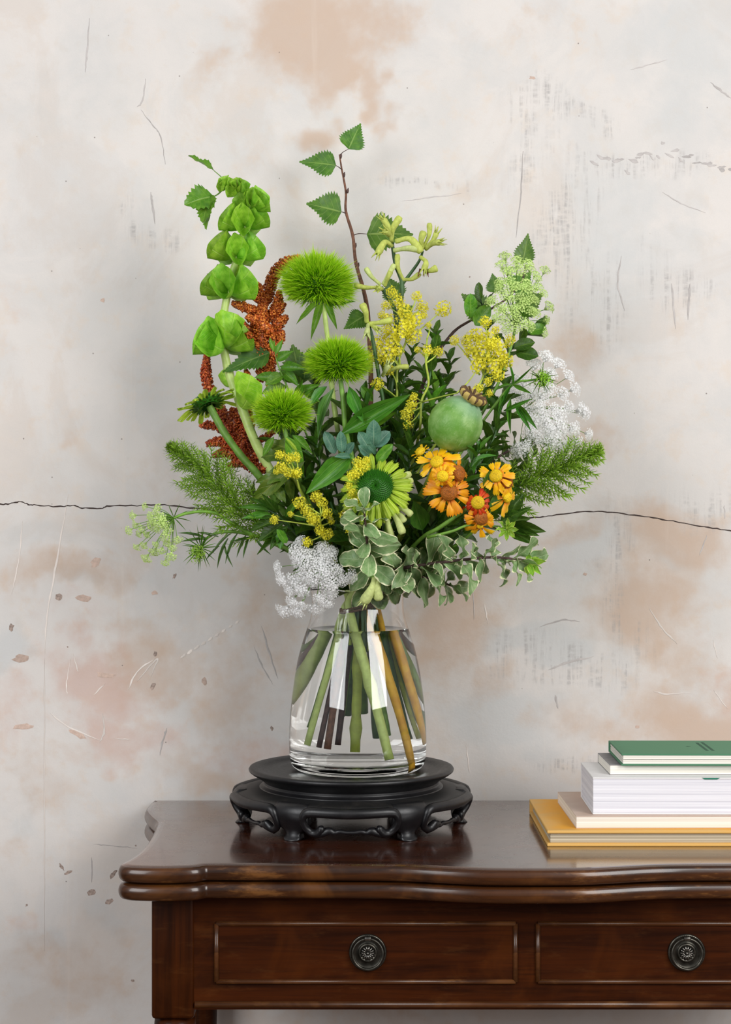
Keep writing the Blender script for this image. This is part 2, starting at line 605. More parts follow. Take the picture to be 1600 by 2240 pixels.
for k in range(26):                                   # the row of short grey dabs
    x = 1290 + k * 12 + rsd.uniform(-5, 5)
    y = 345 + 18 * math.sin(k * 0.35) + rsd.uniform(-14, 14)
    wall_line('plaster_scratch', [(x, y), (x + rsd.uniform(8, 22), y + rsd.uniform(-4, 12))], rsd.uniform(3, 7), M_SCR_D, 0.5, 4)
for k, (x, y, w, h, a, m) in enumerate([(128, 1306, 16, 20, .4, 0), (25, 1372, 12, 22, .3, 0), (338, 1297, 14, 12, 0, 1), (230, 1477, 56, 14, .1, 1), (185, 1310, 42, 20, 0, 1), (45, 1440, 40, 18, 0, 1),
                                        (50, 1590, 50, 16, -.1, 1), (170, 1605, 60, 18, .5, 1), (382, 1260, 8, 16, .6, 0), (135, 1896, 8, 22, -.6, 0), (150, 1908, 22, 9, -.4, 0), (248, 1912, 11, 26, .7, 0),
                                        (200, 1953, 24, 16, -.6, 0), (238, 1972, 28, 12, -.5, 0), (148, 1415, 4, 4, 0, 0), (297, 1850, 4, 4, 0, 0), (340, 1430, 10, 16, .2, 0), (335, 1500, 10, 22, .5, 0),
                                        (1395, 1590, 12, 10, 0, 1), (1600, 1985, 40, 16, 0, 0), (595, 1593, 7, 12, 0, 0), (448, 1490, 14, 22, .1, 1), (58, 1980, 5, 8, .5, 0), (210, 1228, 20, 34, .9, 1),
                                        (290, 2145, 9, 7, .2, 0), (1165, 170, 16, 8, 0, 1), (1028, 606, 4, 4, 0, 0), (1280, 1256, 10, 8, 0, 1), (225, 657, 14, 12, 0, 1)]):
    wall_chip(x, y, w, h, a, M_CHIPP if m else M_CHIP, k)

# the floor, a plain boarded one far below the frame
t = NT('floor_boards')
pos = t.geo_pos()
g = t.noise(t.mapping(pos, (4, 60, 4)), 1.0, 4)
t.l(t.mix(g, lin(74, 50, 34), lin(104, 74, 52)), t.b.inputs['Base Color'])
t.set(Roughness=0.5)
mb = MB()
mb.box(-6, 6, -8.0, WALLY, -0.05, 0.0)
part('floor', mb, t.m, None, False, 'structure')

# ------------------------------------------------------------------ the table
def wood(name, dark, mid, light, axis=0, rough=0.3, wear=0.0, coat=0.25):
    t = NT(name)
    pos = t.coord('Object')
    sc = [55, 55, 55]
    sc[axis] = 3.0
    wn = t.noise(t.mapping(pos, tuple(sc)), 1.0, 6, 0.62, 0.6)
    big = t.noise(pos, 9.0, 4, 0.6, 0.8)
    fine_sc = [420, 420, 420]
    fine_sc[axis] = 12.0
    fine = t.noise(t.mapping(pos, tuple(fine_sc)), 1.0, 3, 0.6)
    c = t.mix(t.step(wn, 0.28, 0.72), dark, mid)
    c = t.mix(t.math('MULTIPLY', t.step(big, 0.48, 0.75), 0.6), c, light)
    c = t.mix(t.math('MULTIPLY', t.step(fine, 0.5, 0.75), 0.45), c, dark)
    if wear:
        wr = t.noise(t.mapping(pos, (14, 30, 60)), 1.0, 5, 0.7)
        c = t.mix(t.math('MULTIPLY', t.step(wr, 0.54, 0.7), wear), c, lin(150, 100, 52))
    t.l(c, t.b.inputs['Base Color'])
    sm = t.noise(pos, 30.0, 5, 0.7)
    t.l(t.math('MULTIPLY_ADD', sm, 0.22, rough - 0.11), t.b.inputs['Roughness'])
    t.set(Coat_Weight=coat, Coat_Roughness=0.12, Specular_IOR_Level=0.4 if coat > 0.06 else 0.1)
    t.bump(fine, 0.04, 0.0004)
    return t.m


M_TOP = wood('mahogany_top', lin(44, 18, 8), lin(74, 33, 15), lin(86, 44, 22), 0, 0.26, 0.10, 1.0)
M_EDGE = wood('mahogany_edge', lin(36, 17, 7), lin(74, 40, 15), lin(112, 68, 28), 0, 0.3, 0.35, 0.4)
M_APR = wood('mahogany_apron', lin(34, 10, 1), lin(64, 26, 3), lin(78, 36, 5), 0, 0.5, 0.05, 0.0)
M_LEG = wood('mahogany_leg', lin(30, 9, 1), lin(60, 25, 3), lin(74, 35, 6), 2, 0.48, 0.06, 0.05)
M_BEAD = wood('mahogany_bead', lin(48, 24, 9), lin(88, 50, 22), lin(120, 76, 40), 0, 0.32, 0.3, 0.2)
M_BRASS = mat_plain('antique_brass_dark', (0.075, 0.07, 0.058, 1), 0.34, 0.35, 120, 0, 0.9)
M_BRASSL = mat_plain('antique_brass_worn', (0.2, 0.19, 0.17, 1), 0.28, 0.3, 160, 0, 0.95)

XM = 0.204                       # middle of the table
half = [(340, 2.567), (327, 2.50), (328, 2.47), (338, 2.43), (350, 2.388), (347, 2.34), (341, 2.293), (327, 2.227), (306, 2.1645), (284, 2.1247), (272, 2.108), (272, 2.096), (290, 2.088), (330, 2.084),
        (380, 2.0845), (425, 2.0895), (446, 2.0985), (470, 2.1005), (560, 2.1000), (760, 2.0985), (885, 2.094), (1022, 2.0756), (1100, 2.0715)]
left = [((px - 800) / F * d, d) for px, d in half]
outline = left + [(2 * XM - x, y) for x, y in reversed(left)]
outline = [tuple(p) for p in spline(outline, 4, False)]
# resample evenly


def ring_normals(pl):
    n = len(pl)
    out = []
    for i in range(n):
        a, b = pl[i - 1], pl[(i + 1) % n]
        d = Vector((b[0] - a[0], b[1] - a[1])).normalized()
        out.append(Vector((-d.y, d.x)))
    return out


def leaf_slab(z0, z1):
    """table leaf with a rounded (thumbnail) edge along the serpentine outline"""
    nr = ring_normals(outline)
    h = (z1 - z0) / 2
    zc = (z0 + z1) / 2
    prof = [(-0.006, z1), (-0.002, z1 - 0.0004)]
    for k in range(1, 9):
        a = PI / 2 - PI * k / 9
        prof.append((0.0065 * math.cos(a), zc + (h - 0.0008) * math.sin(a)))
    prof += [(-0.001, z0 + 0.0003), (-0.006, z0)]
    mb = MB()
    vs, fs = [], []
    m = len(outline)
    sgn = -1
    for off, z in prof:
        for p, q in zip(outline, nr):
            vs.append((p[0] + sgn * q.x * off, min(p[1] + sgn * q.y * off, WALLY - 0.004), z))
    R = len(prof)
    for r in range(R - 1):
        for i in range(m):
            j = (i + 1) % m
            fs.append((r * m + i, r * m + j, (r + 1) * m + j, (r + 1) * m + i))
    fs.append(tuple(range(m - 1, -1, -1)))
    fs.append(tuple((R - 1) * m + i for i in range(m)))
    mb.add(vs, fs)
    return mb


def recalc(o):
    bm = bmesh.new()
    bm.from_mesh(o.data)
    bmesh.ops.recalc_face_normals(bm, faces=bm.faces[:])
    bm.to_mesh(o.data)
    bm.free()
    return o


table = thing('card_table', 'dark mahogany card table with folded serpentine top and two drawers', 'table', (XM, 2.33, 0))
mb = leaf_slab(TZ - 0.0212, TZ)
bm_up = recalc(part('table_leaf', mb, M_EDGE, table))
bm_up.data.materials.append(M_TOP)
for p in bm_up.data.polygons:
    if p.normal.z > 0.97:
        p.material_index = 1
        p.use_smooth = False
recalc(part('table_leaf', leaf_slab(TZ - 0.0432, TZ - 0.0222), M_EDGE, table))

AY = 2.138                       # front face of the apron
AZ0, AZ1 = 0.558, TZ - 0.0432
LX0, LX1 = -0.2706, -0.2165


def round_leg(x0, x1, y0, y1, tag_front):
    """square block over a turned, tapering leg"""
    mb = bevel_box(x1 - x0, y1 - y0, AZ1 - 0.546, 0.005, 3)
    cx, cy = (x0 + x1) / 2, (y0 + y1) / 2
    zc = (AZ1 + 0.546) / 2
    mb.v = [(v[0] + cx, v[1] + cy, v[2] + zc) for v in mb.v]
    w = (x1 - x0) / 2
    mb.lathe([(0, 0.547), (w * .72, 0.547), (w * .8, 0.543), (w * .95, 0.541), (w * .98, 0.534), (w * .9, 0.527), (w * .62, 0.523), (w * .6, 0.512), (w * .7, 0.505), (w * .86, 0.49),
              (w * .8, 0.44), (w * .62, 0.25), (w * .45, 0.09), (w * .42, 0.06), (w * .62, 0.05), (w * .66, 0.03), (w * .5, 0.008), (w * .4, 0.0), (0, 0.0)], 28, (cx, cy, 0))
    return part('leg', mb, M_LEG, table)


for x0 in (LX0, 2 * XM - LX1):
    round_leg(x0, x0 + 0.0541, AY - 0.003, AY + 0.051, True)
    round_leg(x0, x0 + 0.0541, 2.50, 2.554, False)
box_part('apron_panel', LX1 - 0.002, 2 * XM - LX1 + 0.002, AY, AY + 0.018, AZ0, AZ1, M_APR, table, 0.0006)
box_part('apron_panel', LX1 - 0.002, 2 * XM - LX1 + 0.002, 2.53, 2.548, AZ0, AZ1, M_APR, table, 0.0006)
for x in (LX0 + 0.012, 2 * XM - LX0 - 0.030):
    box_part('apron_panel', x, x + 0.018, AY + 0.051, 2.50, AZ0, AZ1, M_APR, table, 0.0006)


def bead(name, pts, r, parent, mat=M_BEAD):
    mb = MB()
    mb.tube(pts, r, 8)
    return part(name, mb, mat, parent)


bead('bottom_moulding', [(LX1 + 0.001, AY - 0.0005, 0.5645), (2 * XM - LX1 - 0.001, AY - 0.0005, 0.5645)], 0.0042, table)


def zpx(py, d):
    return CAMZ - (py - 1120) / F * d


def xpx(px, d):
    return (px - 800) / F * d


for side in (0, 1):
    d = AY
    x0, x1 = xpx(474, d), xpx(1128, d)
    if side:
        x0, x1 = 2 * XM - x1 - 0.0005, 2 * XM - x0
    zt, zb = zpx(2020, d), zpx(2147, d)
    dr = box_part('drawer', x0 - 0.001, x1 + 0.001, d - 0.0012, d + 0.004, zb - 0.001, zt + 0.001, M_APR, table, 0.0008)
    for pts in ([(x0, d - 0.001, zt), (x1, d - 0.001, zt)], [(x0, d - 0.001, zb), (x1, d - 0.001, zb)], [(x0, d - 0.001, zb), (x0, d - 0.001, zt)], [(x1, d - 0.001, zb), (x1, d - 0.001, zt)]):
        bead('cock_bead', pts, 0.0032, dr)
    # ring pull: turned plate, rosette, hinge and ring
    hx, hz = (xpx(1502, d) if side else xpx(805, d)), zpx(2083, d)
    hr = S(41, d)
    R90 = Matrix.Translation((hx, d - 0.001, hz)) @ Matrix.Rotation(PI / 2, 4, 'X')
    mb = MB()
    mb.lathe([(0, 0), (hr, 0), (hr, .0016), (hr * .97, .0028), (hr * .9, .0034), (hr * .86, .0026), (hr * .8, .0016), (hr * .55, .001), (hr * .5, .0022), (hr * .47, .0034), (hr * .42, .0036), (hr * .39, .0026), (hr * .1, .0024), (0, .0024)], 56)
    link('handle_plate', mb.mesh('handle_plate', M_BRASS), R90, dr)
    mb = MB()                                                      # beaded rim
    for k in range(56):
        a = 2 * PI * k / 56
        mb.lathe([(0, .0022), (hr * .022, .0026), (hr * .03, .0034), (hr * .022, .0042), (0, .0045)], 5, (hr * .93 * math.cos(a), hr * .93 * math.sin(a), 0))
    link('beaded_rim', mb.mesh('beaded_rim', M_BRASS), R90, dr, 'stuff')
    mb = MB()
    for k in range(14):                                            # fluted rosette
        a = 2 * PI * k / 14
        ca, sa = math.cos(a), math.sin(a)
        mb.tube([(hr * .06 * ca, hr * .06 * sa, .0036), (hr * .2 * ca, hr * .2 * sa, .0044), (hr * .36 * ca, hr * .36 * sa, .0036)], [hr * .02, hr * .045, hr * .06], 6)
    mb.lathe([(0, .003), (hr * .09, .0036), (hr * .08, .0056), (hr * .04, .0066), (0, .0068)], 12)
    link('rosette', mb.mesh('rosette', M_BRASSL), R90, dr)
    mb = MB()
    rr = hr * .80
    ring = [(rr * math.sin(2 * PI * k / 48), -rr * .04 + rr * math.cos(2 * PI * k / 48), 0.0062 - 0.0012 * math.cos(2 * PI * k / 48)) for k in range(49)]
    mb.tube(ring, [hr * .075 * (1 + .25 * max(0, -math.cos(2 * PI * k / 48)) ** 8) for k in range(49)], 10, False)
    link('ring_pull', mb.mesh('ring_pull', M_BRASS), R90, dr)
    mb = bevel_box(hr * .36, hr * .2, .006, .0012, 2)
    link('hinge', mb.mesh('hinge', M_BRASSL), R90 @ Matrix.Translation((0, hr * .8, .0058)), dr)

# ------------------------------------------------------------------ books
M_PAGE_W = None


def page_mat(name, c1, c2, sc):
    t = NT(name)
    pos = t.geo_pos()
    a = t.noise(t.mapping(pos, (1.5, 1.5, sc)), 1.0, 4, 0.7, 0.1)
    t.l(t.mix(t.step(a, 0.3, 0.7), c1, c2), t.b.inputs['Base Color'])
    t.set(Roughness=0.8, Specular_IOR_Level=0.2)
    t.bump(a, 0.5, 0.0006)
    return t.m


def cover_mat(name, col, worn, wamt=0.5):
    t = NT(name)
    pos = t.coord('Generated')
    n1 = t.noise(pos, 6, 5, 0.65)
    sp = t.n('ShaderNodeSeparateXYZ')
    t.l(pos, sp.inputs[0])
    e = t.math('MINIMUM', sp.outputs[0], t.math('MINIMUM', t.math('MULTIPLY', sp.outputs[1], 1.2), 1.0))
    e = t.math('ADD', e, t.math('MULTIPLY', t.math('SUBTRACT', n1, 0.5), 0.14))
    wear = t.math('SUBTRACT', 1.0, t.step(e, -0.02, 0.09))
    c = t.mix(t.math('MULTIPLY', t.noise(pos, 30, 3), 0.25), col, tuple(v * 0.75 for v in col[:3]) + (1,))
    t.l(t.mix(t.math('MULTIPLY', wear, wamt), c, worn), t.b.inputs['Base Color'])
    t.set(Roughness=0.6)
    return t.m


PG_CREAM = page_mat('pages_cream', lin(150, 136, 112), lin(214, 202, 178), 900)
PG_WHITE = page_mat('pages_white', lin(206, 204, 212), lin(240, 238, 242), 500)
PG_IVORY = page_mat('pages_ivory', lin(222, 214, 200), lin(246, 242, 234), 900)


def book(name, label, x, y0, y1, z0, z1, length, board, cover, pages, inset, rot=0.0, split=False, bow=0.0):
    """lies flat; front edge of the pages at y0, spine at the back y1, left edge at x"""
    root = thing(name, label, 'book', (x, y0, z0), 'books stacked on the table')
    Mr = Matrix.Translation((x, y0, z0)) @ Matrix.Rotation(rot, 4, 'Z')
    WM[root] = Mr
    root.matrix_basis = Mr
    D, H = y1 - y0, z1 - z0

    def bx(nm, a0, a1, b0, b1, c0, c1, m, w, par=root):
        mb = bevel_box(a1 - a0, b1 - b0, c1 - c0, w, 2)
        return link(nm, mb.mesh(nm, m, False), Mr @ Matrix.Translation(((a0 + a1) / 2, (b0 + b1) / 2, (c0 + c1) / 2)), par)
    bx('cover_board', 0, length, 0, D, 0, board, cover, min(board * .4, .0012))
    top = bx('cover_board', 0, length, 0, D, H - board, H, cover, min(board * .4, .0012))
    bx('spine', 0, length, D - board, D + board * .4, 0, H, cover, min(board * .4, .001))
    if split:
        zm = board + (H - 2 * board) * .52
        bx('page_block', inset, length - inset, inset, D - board, board, zm - .0005, pages, .0004)
        bx('page_block', inset, length - inset, inset * .4, D - board, zm + .0003, H - board, pages, .0004)
    else:
        bx('page_block', inset, length - inset, inset, D - board, board, H - board, pages, .0005)
    return root, Mr, top, H


CV_Y = cover_mat('cover_yellow', lin(236, 164, 2), lin(206, 172, 112), 0.7)
CV_B = cover_mat('cover_beige', lin(196, 168, 150), lin(214, 196, 182), 0.5)
CV_W = cover_mat('cover_white', lin(236, 234, 234), lin(200, 194, 190), 0.25)
CV_G = cover_mat('cover_grey', lin(112, 110, 114), lin(180, 176, 174), 0.4)
CV_GR = cover_mat('cover_green', lin(76, 134, 98), lin(58, 108, 78), 0.4)
z = TZ
book('hardback_book', 'worn yellow hardback book lying lowest in the stack', .2375, 2.209, 2.449, z, z + .021, .34, .0042, CV_Y, PG_CREAM, .0045)
book('paperback_book', 'thin beige paperback book lying on the yellow hardback', .277, 2.223, 2.418, z + .021, z + .037, .30, .0009, CV_B, PG_IVORY, .0004, .01)
_, Mb3, top3, H3 = book('paperback_book', 'thick white paperback book in the middle of the stack', .3005, 2.236, 2.372, z + .037, z + .086, .27, .0022, CV_W, PG_WHITE, .0006, -.012)
book('booklet', 'thin grey covered booklet under the green book', .3262, 2.257, 2.37, z + .086, z + .0995, .25, .0008, CV_G, PG_IVORY, .0005, .004)
_, Mb5, top5, H5 = book('hardback_book', 'green hardback book lying on top of the stack', .3405, 2.249, 2.380, z + .0995, z + .1155, .24, .0022, CV_GR, PG_IVORY, .0025, -.012, True)
M_INK = mat_plain('ink_dark_green', lin(40, 84, 62), 0.7, 0.1)
M_TAB = mat_plain('print_green', lin(16, 116, 92), 0.5, 0.1)
mk = Random = random.Random(3)
mb = MB()
for row in range(2):
    y = 0.03
    for k in range(11):
        w = mk.uniform(.004, .008)
        xx = .118 + row * .008
        mb.box(xx, xx + .0038, y, y + w, 0, .0002)
        y += w + .0016
    y = 0
link('title_print', mb.mesh('title_print', M_INK, False), Mb5 @ Matrix.Translation((0, 0, H5 + .00002)), top5)
mb = MB()
mb.tube([(0, 0, 0), (.003, .001, 0), (.007, .0005, 0)], [.0006, .0026, .0006], 8, True, .06)
link('cover_emblem', mb.mesh('cover_emblem', M_INK), Mb5 @ Matrix.Translation((.098, .07, H5 + .0001)), top5)
mb = MB()
mb.add([(0, 0, .0021), (.024, 0, .0021), (.0205, 0, 0), (.0035, 0, 0), (0, .0004, .0021), (.024, .0004, .0021), (.0205, .0004, 0), (.0035, .0004, 0)],
       [(0, 3, 2, 1), (4, 5, 6, 7), (0, 1, 5, 4), (1, 2, 6, 5), (2, 3, 7, 6), (3, 0, 4, 7)])
link('cover_mark', mb.mesh('cover_mark', M_TAB, False), Mb3 @ Matrix.Translation((.144, -.0003, H3 - .0022)), top3)

# ------------------------------------------------------------------ carved stand
SX = xpx(769, DC)
SC = Vector((SX, DC, TZ))
t = NT('ebonised_wood')
pos = t.coord()
nz = t.noise(pos, 40, 5, 0.6)
n2 = t.noise(pos, 240, 3, 0.6)
t.l(t.mix(t.step(nz, 0.4, 0.75), (0.005, 0.0048, 0.0058, 1), (0.012, 0.011, 0.012, 1)), t.b.inputs['Base Color'])
t.l(t.math('MULTIPLY_ADD', n2, 0.2, 0.30), t.b.inputs['Roughness'])
t.bump(n2, 0.12, 0.0006)
M_EB = t.m
t = NT('ebonised_dusty')
pos = t.coord()
nz = t.noise(pos, 26, 5, 0.65, 0.5)
t.l(t.mix(t.step(nz, 0.45, 0.8), (0.007, 0.0068, 0.007, 1), (0.03, 0.026, 0.022, 1)), t.b.inputs['Base Color'])
t.set(Roughness=0.5)
M_EBD = t.m
stand = thing('carved_stand', 'round black carved wooden stand under the glass vase', 'stand', SC)
MS = Matrix.Translation(SC)
DISH_Z = 0.0742                  # where the vase sits
mb = MB()
mb.lathe([(0, DISH_Z), (.1, DISH_Z), (.1035, DISH_Z + .0008), (.106, DISH_Z + .0006), (.124, DISH_Z + .0012), (.127, DISH_Z + .003), (.1395, DISH_Z + .0048), (.1432, DISH_Z + .0042), (.1446, DISH_Z + .0018), (.1438, DISH_Z - .0006),
          (.140, DISH_Z - .0035), (.133, DISH_Z - .0075), (.1265, DISH_Z - .0115), (.1235, DISH_Z - .0145), (.1228, DISH_Z - .0155), (.1238, DISH_Z - .0165), (.1228, DISH_Z - .0178), (.1238, DISH_Z - .019),
          (.1255, DISH_Z - .0205), (.1285, DISH_Z - .0215), (.1295, DISH_Z - .0225), (.1295, DISH_Z - .026), (0, DISH_Z - .026)], 96)
link('dish', mb.mesh('dish', M_EB), MS, stand)


def lobe(t, z=0):                # six soft lobes between the legs
    return 1 - 0.022 * abs(math.cos(3 * (t + PI / 2))) ** 4 + 0.006


mb = MB()
mb.lathe([(0, .049), (.125, .0505), (.130, .0515), (.145, .0498), (.155, .0478), (.1595, .0455), (.1605, .042), (.157, .0385), (.147, .037), (0, .0365)], 144, (0, 0, 0), lobe)
link('base_shelf', mb.mesh('base_shelf', M_EBD), MS, stand)


def cyl(theta, r, z):            # theta from the front
    return (r * math.sin(theta), -r * math.cos(theta), z)


def rz(z):                       # outer radius of the skirt at height z: bulges, tucks under, flares at the foot
    return float(np.interp(z, [0.0, .004, .010, .016, .024, .032, .040, .046, .050], [.156, .1555, .153, .1545, .160, .164, .1645, .161, .157]))


for k in range(6):
    th0 = math.radians(30 + 60 * k)
    # leg: a broad curved plate narrowing to a small hoof
    zs = [0.0, .0025, .005, .008, .011, .0145, .018, .023, .029, .035, .041, .046, .0495]
    hw = [.0095, .0125, .012, .0105, .0125, .0175, .0225, .0262, .0272, .0268, .026, .025, .024]
    mb = MB()
    vs, fs = [], []
    m = 11
    for z_, w in zip(zs, hw):
        for s in range(m):
            u = -1 + 2 * s / (m - 1)
            th = th0 + u * w / .16
            bul = .004 * (1 - u * u) + (.004 * (1 - z_ / .005) if z_ < .005 else 0)
            vs.append(cyl(th, rz(z_) + bul, z_))
        for s in range(m):
            u = -1 + 2 * s / (m - 1)
            th = th0 + u * w / .16
            vs.append(cyl(th, rz(z_) - (.012 if z_ < .046 else .02), z_))
    n = 2 * m
    for i in range(len(zs) - 1):
        for s in range(m - 1):
            fs.append((i * n + s, i * n + s + 1, (i + 1) * n + s + 1, (i + 1) * n + s))
            fs.append((i * n + m + s + 1, i * n + m + s, (i + 1) * n + m + s, (i + 1) * n + m + s + 1))
        fs.append((i * n + m, i * n, (i + 1) * n, (i + 1) * n + m))
        fs.append((i * n + m - 1, i * n + 2 * m - 1, (i + 1) * n + 2 * m - 1, (i + 1) * n + m - 1))
    fs.append(tuple(list(range(m)) + list(range(2 * m - 1, m - 1, -1))))
    L = (len(zs) - 1) * n
    fs.append(tuple([L + i for i in range(m - 1, -1, -1)] + [L + m + i for i in range(m)]))
    mb.add(vs, fs)
    recalc(link('leg', mb.mesh('leg', M_EB), MS, stand))
    # rail between two legs: a rolled frame round the slot ending in two scrolls
    c0 = math.radians(60 * k)
    a = math.radians(22.5)
    pts = []
    for th, z_ in [(-.60, .0215), (-.66, .0165), (-.74, .0125), (-.86, .0125), (-.96, .018), (-1.0, .026), (-.985, .034), (-.92, .0395), (-.8, .0412), (-.6, .0412), (-.3, .0408), (0, .0406)]:
        pts.append((c0 + th * a, z_))
    pts = pts + [(2 * c0 - th, z_) for th, z_ in reversed(pts[:-1])]
    sp = spline([cyl(th, rz(z_) + .0015, z_) for th, z_ in pts], 4)
    rad = []
    for i in range(len(sp)):
        u = min(i, len(sp) - 1 - i) / (len(sp) / 2)
        rad.append(float(np.interp(u, [0, .05, .12, .25, .5, .68, 1], [.003, .0052, .0058, .005, .0048, .0068, .0072])))
    mb = MB()
    mb.tube(sp, rad, 10)
    link('slot_frame', mb.mesh('slot_frame', M_EB), MS, stand)
    sp = spline([cyl(c0 + u * a, rz(z_) - .001, z_) for u, z_ in [(-.80, .0105), (-.62, .0125), (-.46, .0155), (-.36, .0132), (-.24, .0148), (-.1, .0138), (.1, .0138), (.24, .0148), (.36, .0132), (.46, .0155), (.62, .0125), (.80, .0105)]], 4)
    mb = MB()
    mb.tube(sp, [float(np.interp(i / (len(sp) - 1), [0, .15, .3, .5, .7, .85, 1], [.006, .0055, .0032, .0026, .0032, .0055, .006])) for i in range(len(sp))], 8)
    link('lower_rail', mb.mesh('lower_rail', M_EB), MS, stand)

# ------------------------------------------------------------------ vase and water
VX = xpx(783, DC)
VZ = TZ + DISH_Z + 0.0003
MV = Matrix.Translation((VX, DC, VZ))
t = NT('clear_glass')
t.set(Base_Color=(1, 1, 1, 1), Roughness=0.0, IOR=1.45, Transmission_Weight=1.0)
M_GLASS = t.m
t = NT('water')
t.set(Base_Color=(0.985, 0.995, 0.985, 1), Roughness=0.0, IOR=1.33, Transmission_Weight=1.0)
M_WATER = t.m
vp = [(1685, 100), (1684, 128), (1679, 139), (1670, 146), (1655, 149.5), (1620, 150.5), (1590, 149.5), (1560, 147.5), (1530, 144.5), (1500, 140.5), (1470, 136), (1440, 130), (1410, 122), (1390, 115.5), (1370, 108.5), (1352, 103.5), (1335, 101),
      (1315, 100.5), (1300, 102), (1290, 104.5)]
zbase = zpx(1685, DC)
outer = [(S(r), zpx(y, DC) - zbase) for y, r in vp]
outer = [tuple(p) for p in spline(outer, 3)]
zoff = 0.0
TW = 0.0026
inner = []
for r, z_ in outer:
    if z_ > 0.02:
        inner.append((r - TW - 0.003 * max(0, 1 - z_ / .05), z_))
floor_in = [(0, 0.0125), (.06, 0.0125), (.078, 0.0135), (.0865, 0.0165)]
zt = outer[-1][1]
prof = [(0, 0.0016), (.06, 0.0012)] + outer + [(outer[-1][0] - TW * .3, zt + .0012), (outer[-1][0] - TW * .8, zt + .0010)] + list(reversed(inner)) + list(reversed(floor_in))
mb = MB()
mb.lathe(prof, 96)
vase = link('glass_vase', mb.mesh('glass_vase', M_GLASS), MV)
tag(vase, 'clear glass vase half full of cut stems on the black stand', 'vase')
WZ = zpx(1378, DC) - zbase
wi = [(r + 0.0006, z_) for r, z_ in inner if z_ < WZ - 0.001]
k = [p for p in inner if p[1] >= WZ - 0.001][0]
wr = k[0] + 0.0004
wp = [(0, 0.0121)] + [(r + .0005, z_ - .0004) for r, z_ in floor_in[1:]] + wi + [(wr, WZ + .0006), (wr - .003, WZ), (0, WZ)]
mb = MB()
mb.lathe(wp, 96)
water = link('vase_water', mb.mesh('vase_water', M_WATER), MV)
tag(water, 'clear water filling the glass vase to its shoulder', 'water')
#@@BOUQUET
# ------------------------------------------------------------------ bouquet: materials
L_DARK = mat_leaf('leaf_dark_green', lin(32, 68, 14), lin(66, 108, 28), lin(122, 156, 64), 0.4)
L_MID = mat_leaf('leaf_mid_green', lin(66, 122, 24), lin(110, 160, 44), lin(156, 192, 84), 0.4)
L_BIRCH = mat_leaf('leaf_birch', lin(48, 92, 24), lin(86, 128, 40), lin(146, 174, 90), 0.45, 0.2, 6.0, 0.6)
L_BLUE = mat_leaf('leaf_blue_green', lin(62, 108, 92), lin(92, 136, 112), lin(150, 180, 152), 0.5, 0.12, 9, 0.55)
L_VAR = mat_leaf('leaf_variegated', lin(106, 142, 86), lin(152, 176, 124), lin(182, 200, 154), 0.42, 0.15, 6, 0.4, lin(240, 238, 196), 0.8, hue=0.006)
L_VARY = mat_leaf('leaf_variegated_young', lin(120, 168, 42), lin(150, 190, 60), lin(190, 214, 120), 0.42, 0.25, 6, 0.4, lin(214, 220, 110), 0.85)
L_BELL = mat_leaf('bell_calyx', lin(112, 172, 26), lin(158, 206, 62), lin(196, 228, 120), 0.48, 0.2, 8, 0.3)
L_OLIVE = mat_leaf('leaf_olive', lin(74, 108, 30), lin(112, 134, 44), lin(158, 168, 84), 0.42)
L_LANCE = mat_leaf('leaf_lance', lin(50, 108, 22), lin(88, 146, 42), lin(130, 176, 84), 0.36, 0.18, 0.0, 0.4)
P_CONE = mat_leaf('ray_green_yellow', lin(166, 202, 40), lin(204, 226, 84), lin(222, 236, 130), 0.5, 0.3, 0, 0.5, hue=0.006)


def mat_ray(name, base, mid, tip):
    """ray floret: colour changes along the floret, with red streaks"""
    t = NT(name)
    uv = t.n('ShaderNodeUVMap').outputs[0]
    sp = t.n('ShaderNodeSeparateXYZ')
    t.l(uv, sp.inputs[0])
    oi = t.n('ShaderNodeObjectInfo').outputs['Random']
    n = t.noise(t.mapping(uv, (9, 1.2, 1)), 1.0, 3, 0.6)
    c = t.mix(t.step(sp.outputs[1], 0.05, 0.45), base, mid)
    c = t.mix(t.step(sp.outputs[1], 0.6, 1.0), c, tip)
    c = t.mix(t.math('MULTIPLY', t.step(t.math('ADD', n, t.math('MULTIPLY', oi, 0.22)), 0.58, 0.76), 0.5), c, base)
    t.l(c, t.b.inputs['Base Color'])
    t.set(Roughness=0.5)
    tr = t.n('ShaderNodeBsdfTranslucent')
    t.l(c, tr.inputs[0])
    mx = t.n('ShaderNodeMixShader')
    mx.inputs[0].default_value = 0.25
    t.l(t.b.outputs[0], mx.inputs[1])
    t.l(tr.outputs[0], mx.inputs[2])
    t.l(mx.outputs[0], t.out.inputs[0])
    return t.m


P_HEL = mat_ray('ray_orange', lin(236, 124, 6), lin(255, 196, 6), lin(255, 212, 30))
P_HELR = mat_ray('ray_red', lin(250, 120, 10), lin(206, 48, 14), lin(150, 30, 16))
P_HELO = mat_ray('ray_deep_orange', lin(206, 96, 8), lin(252, 178, 12), lin(244, 154, 10))


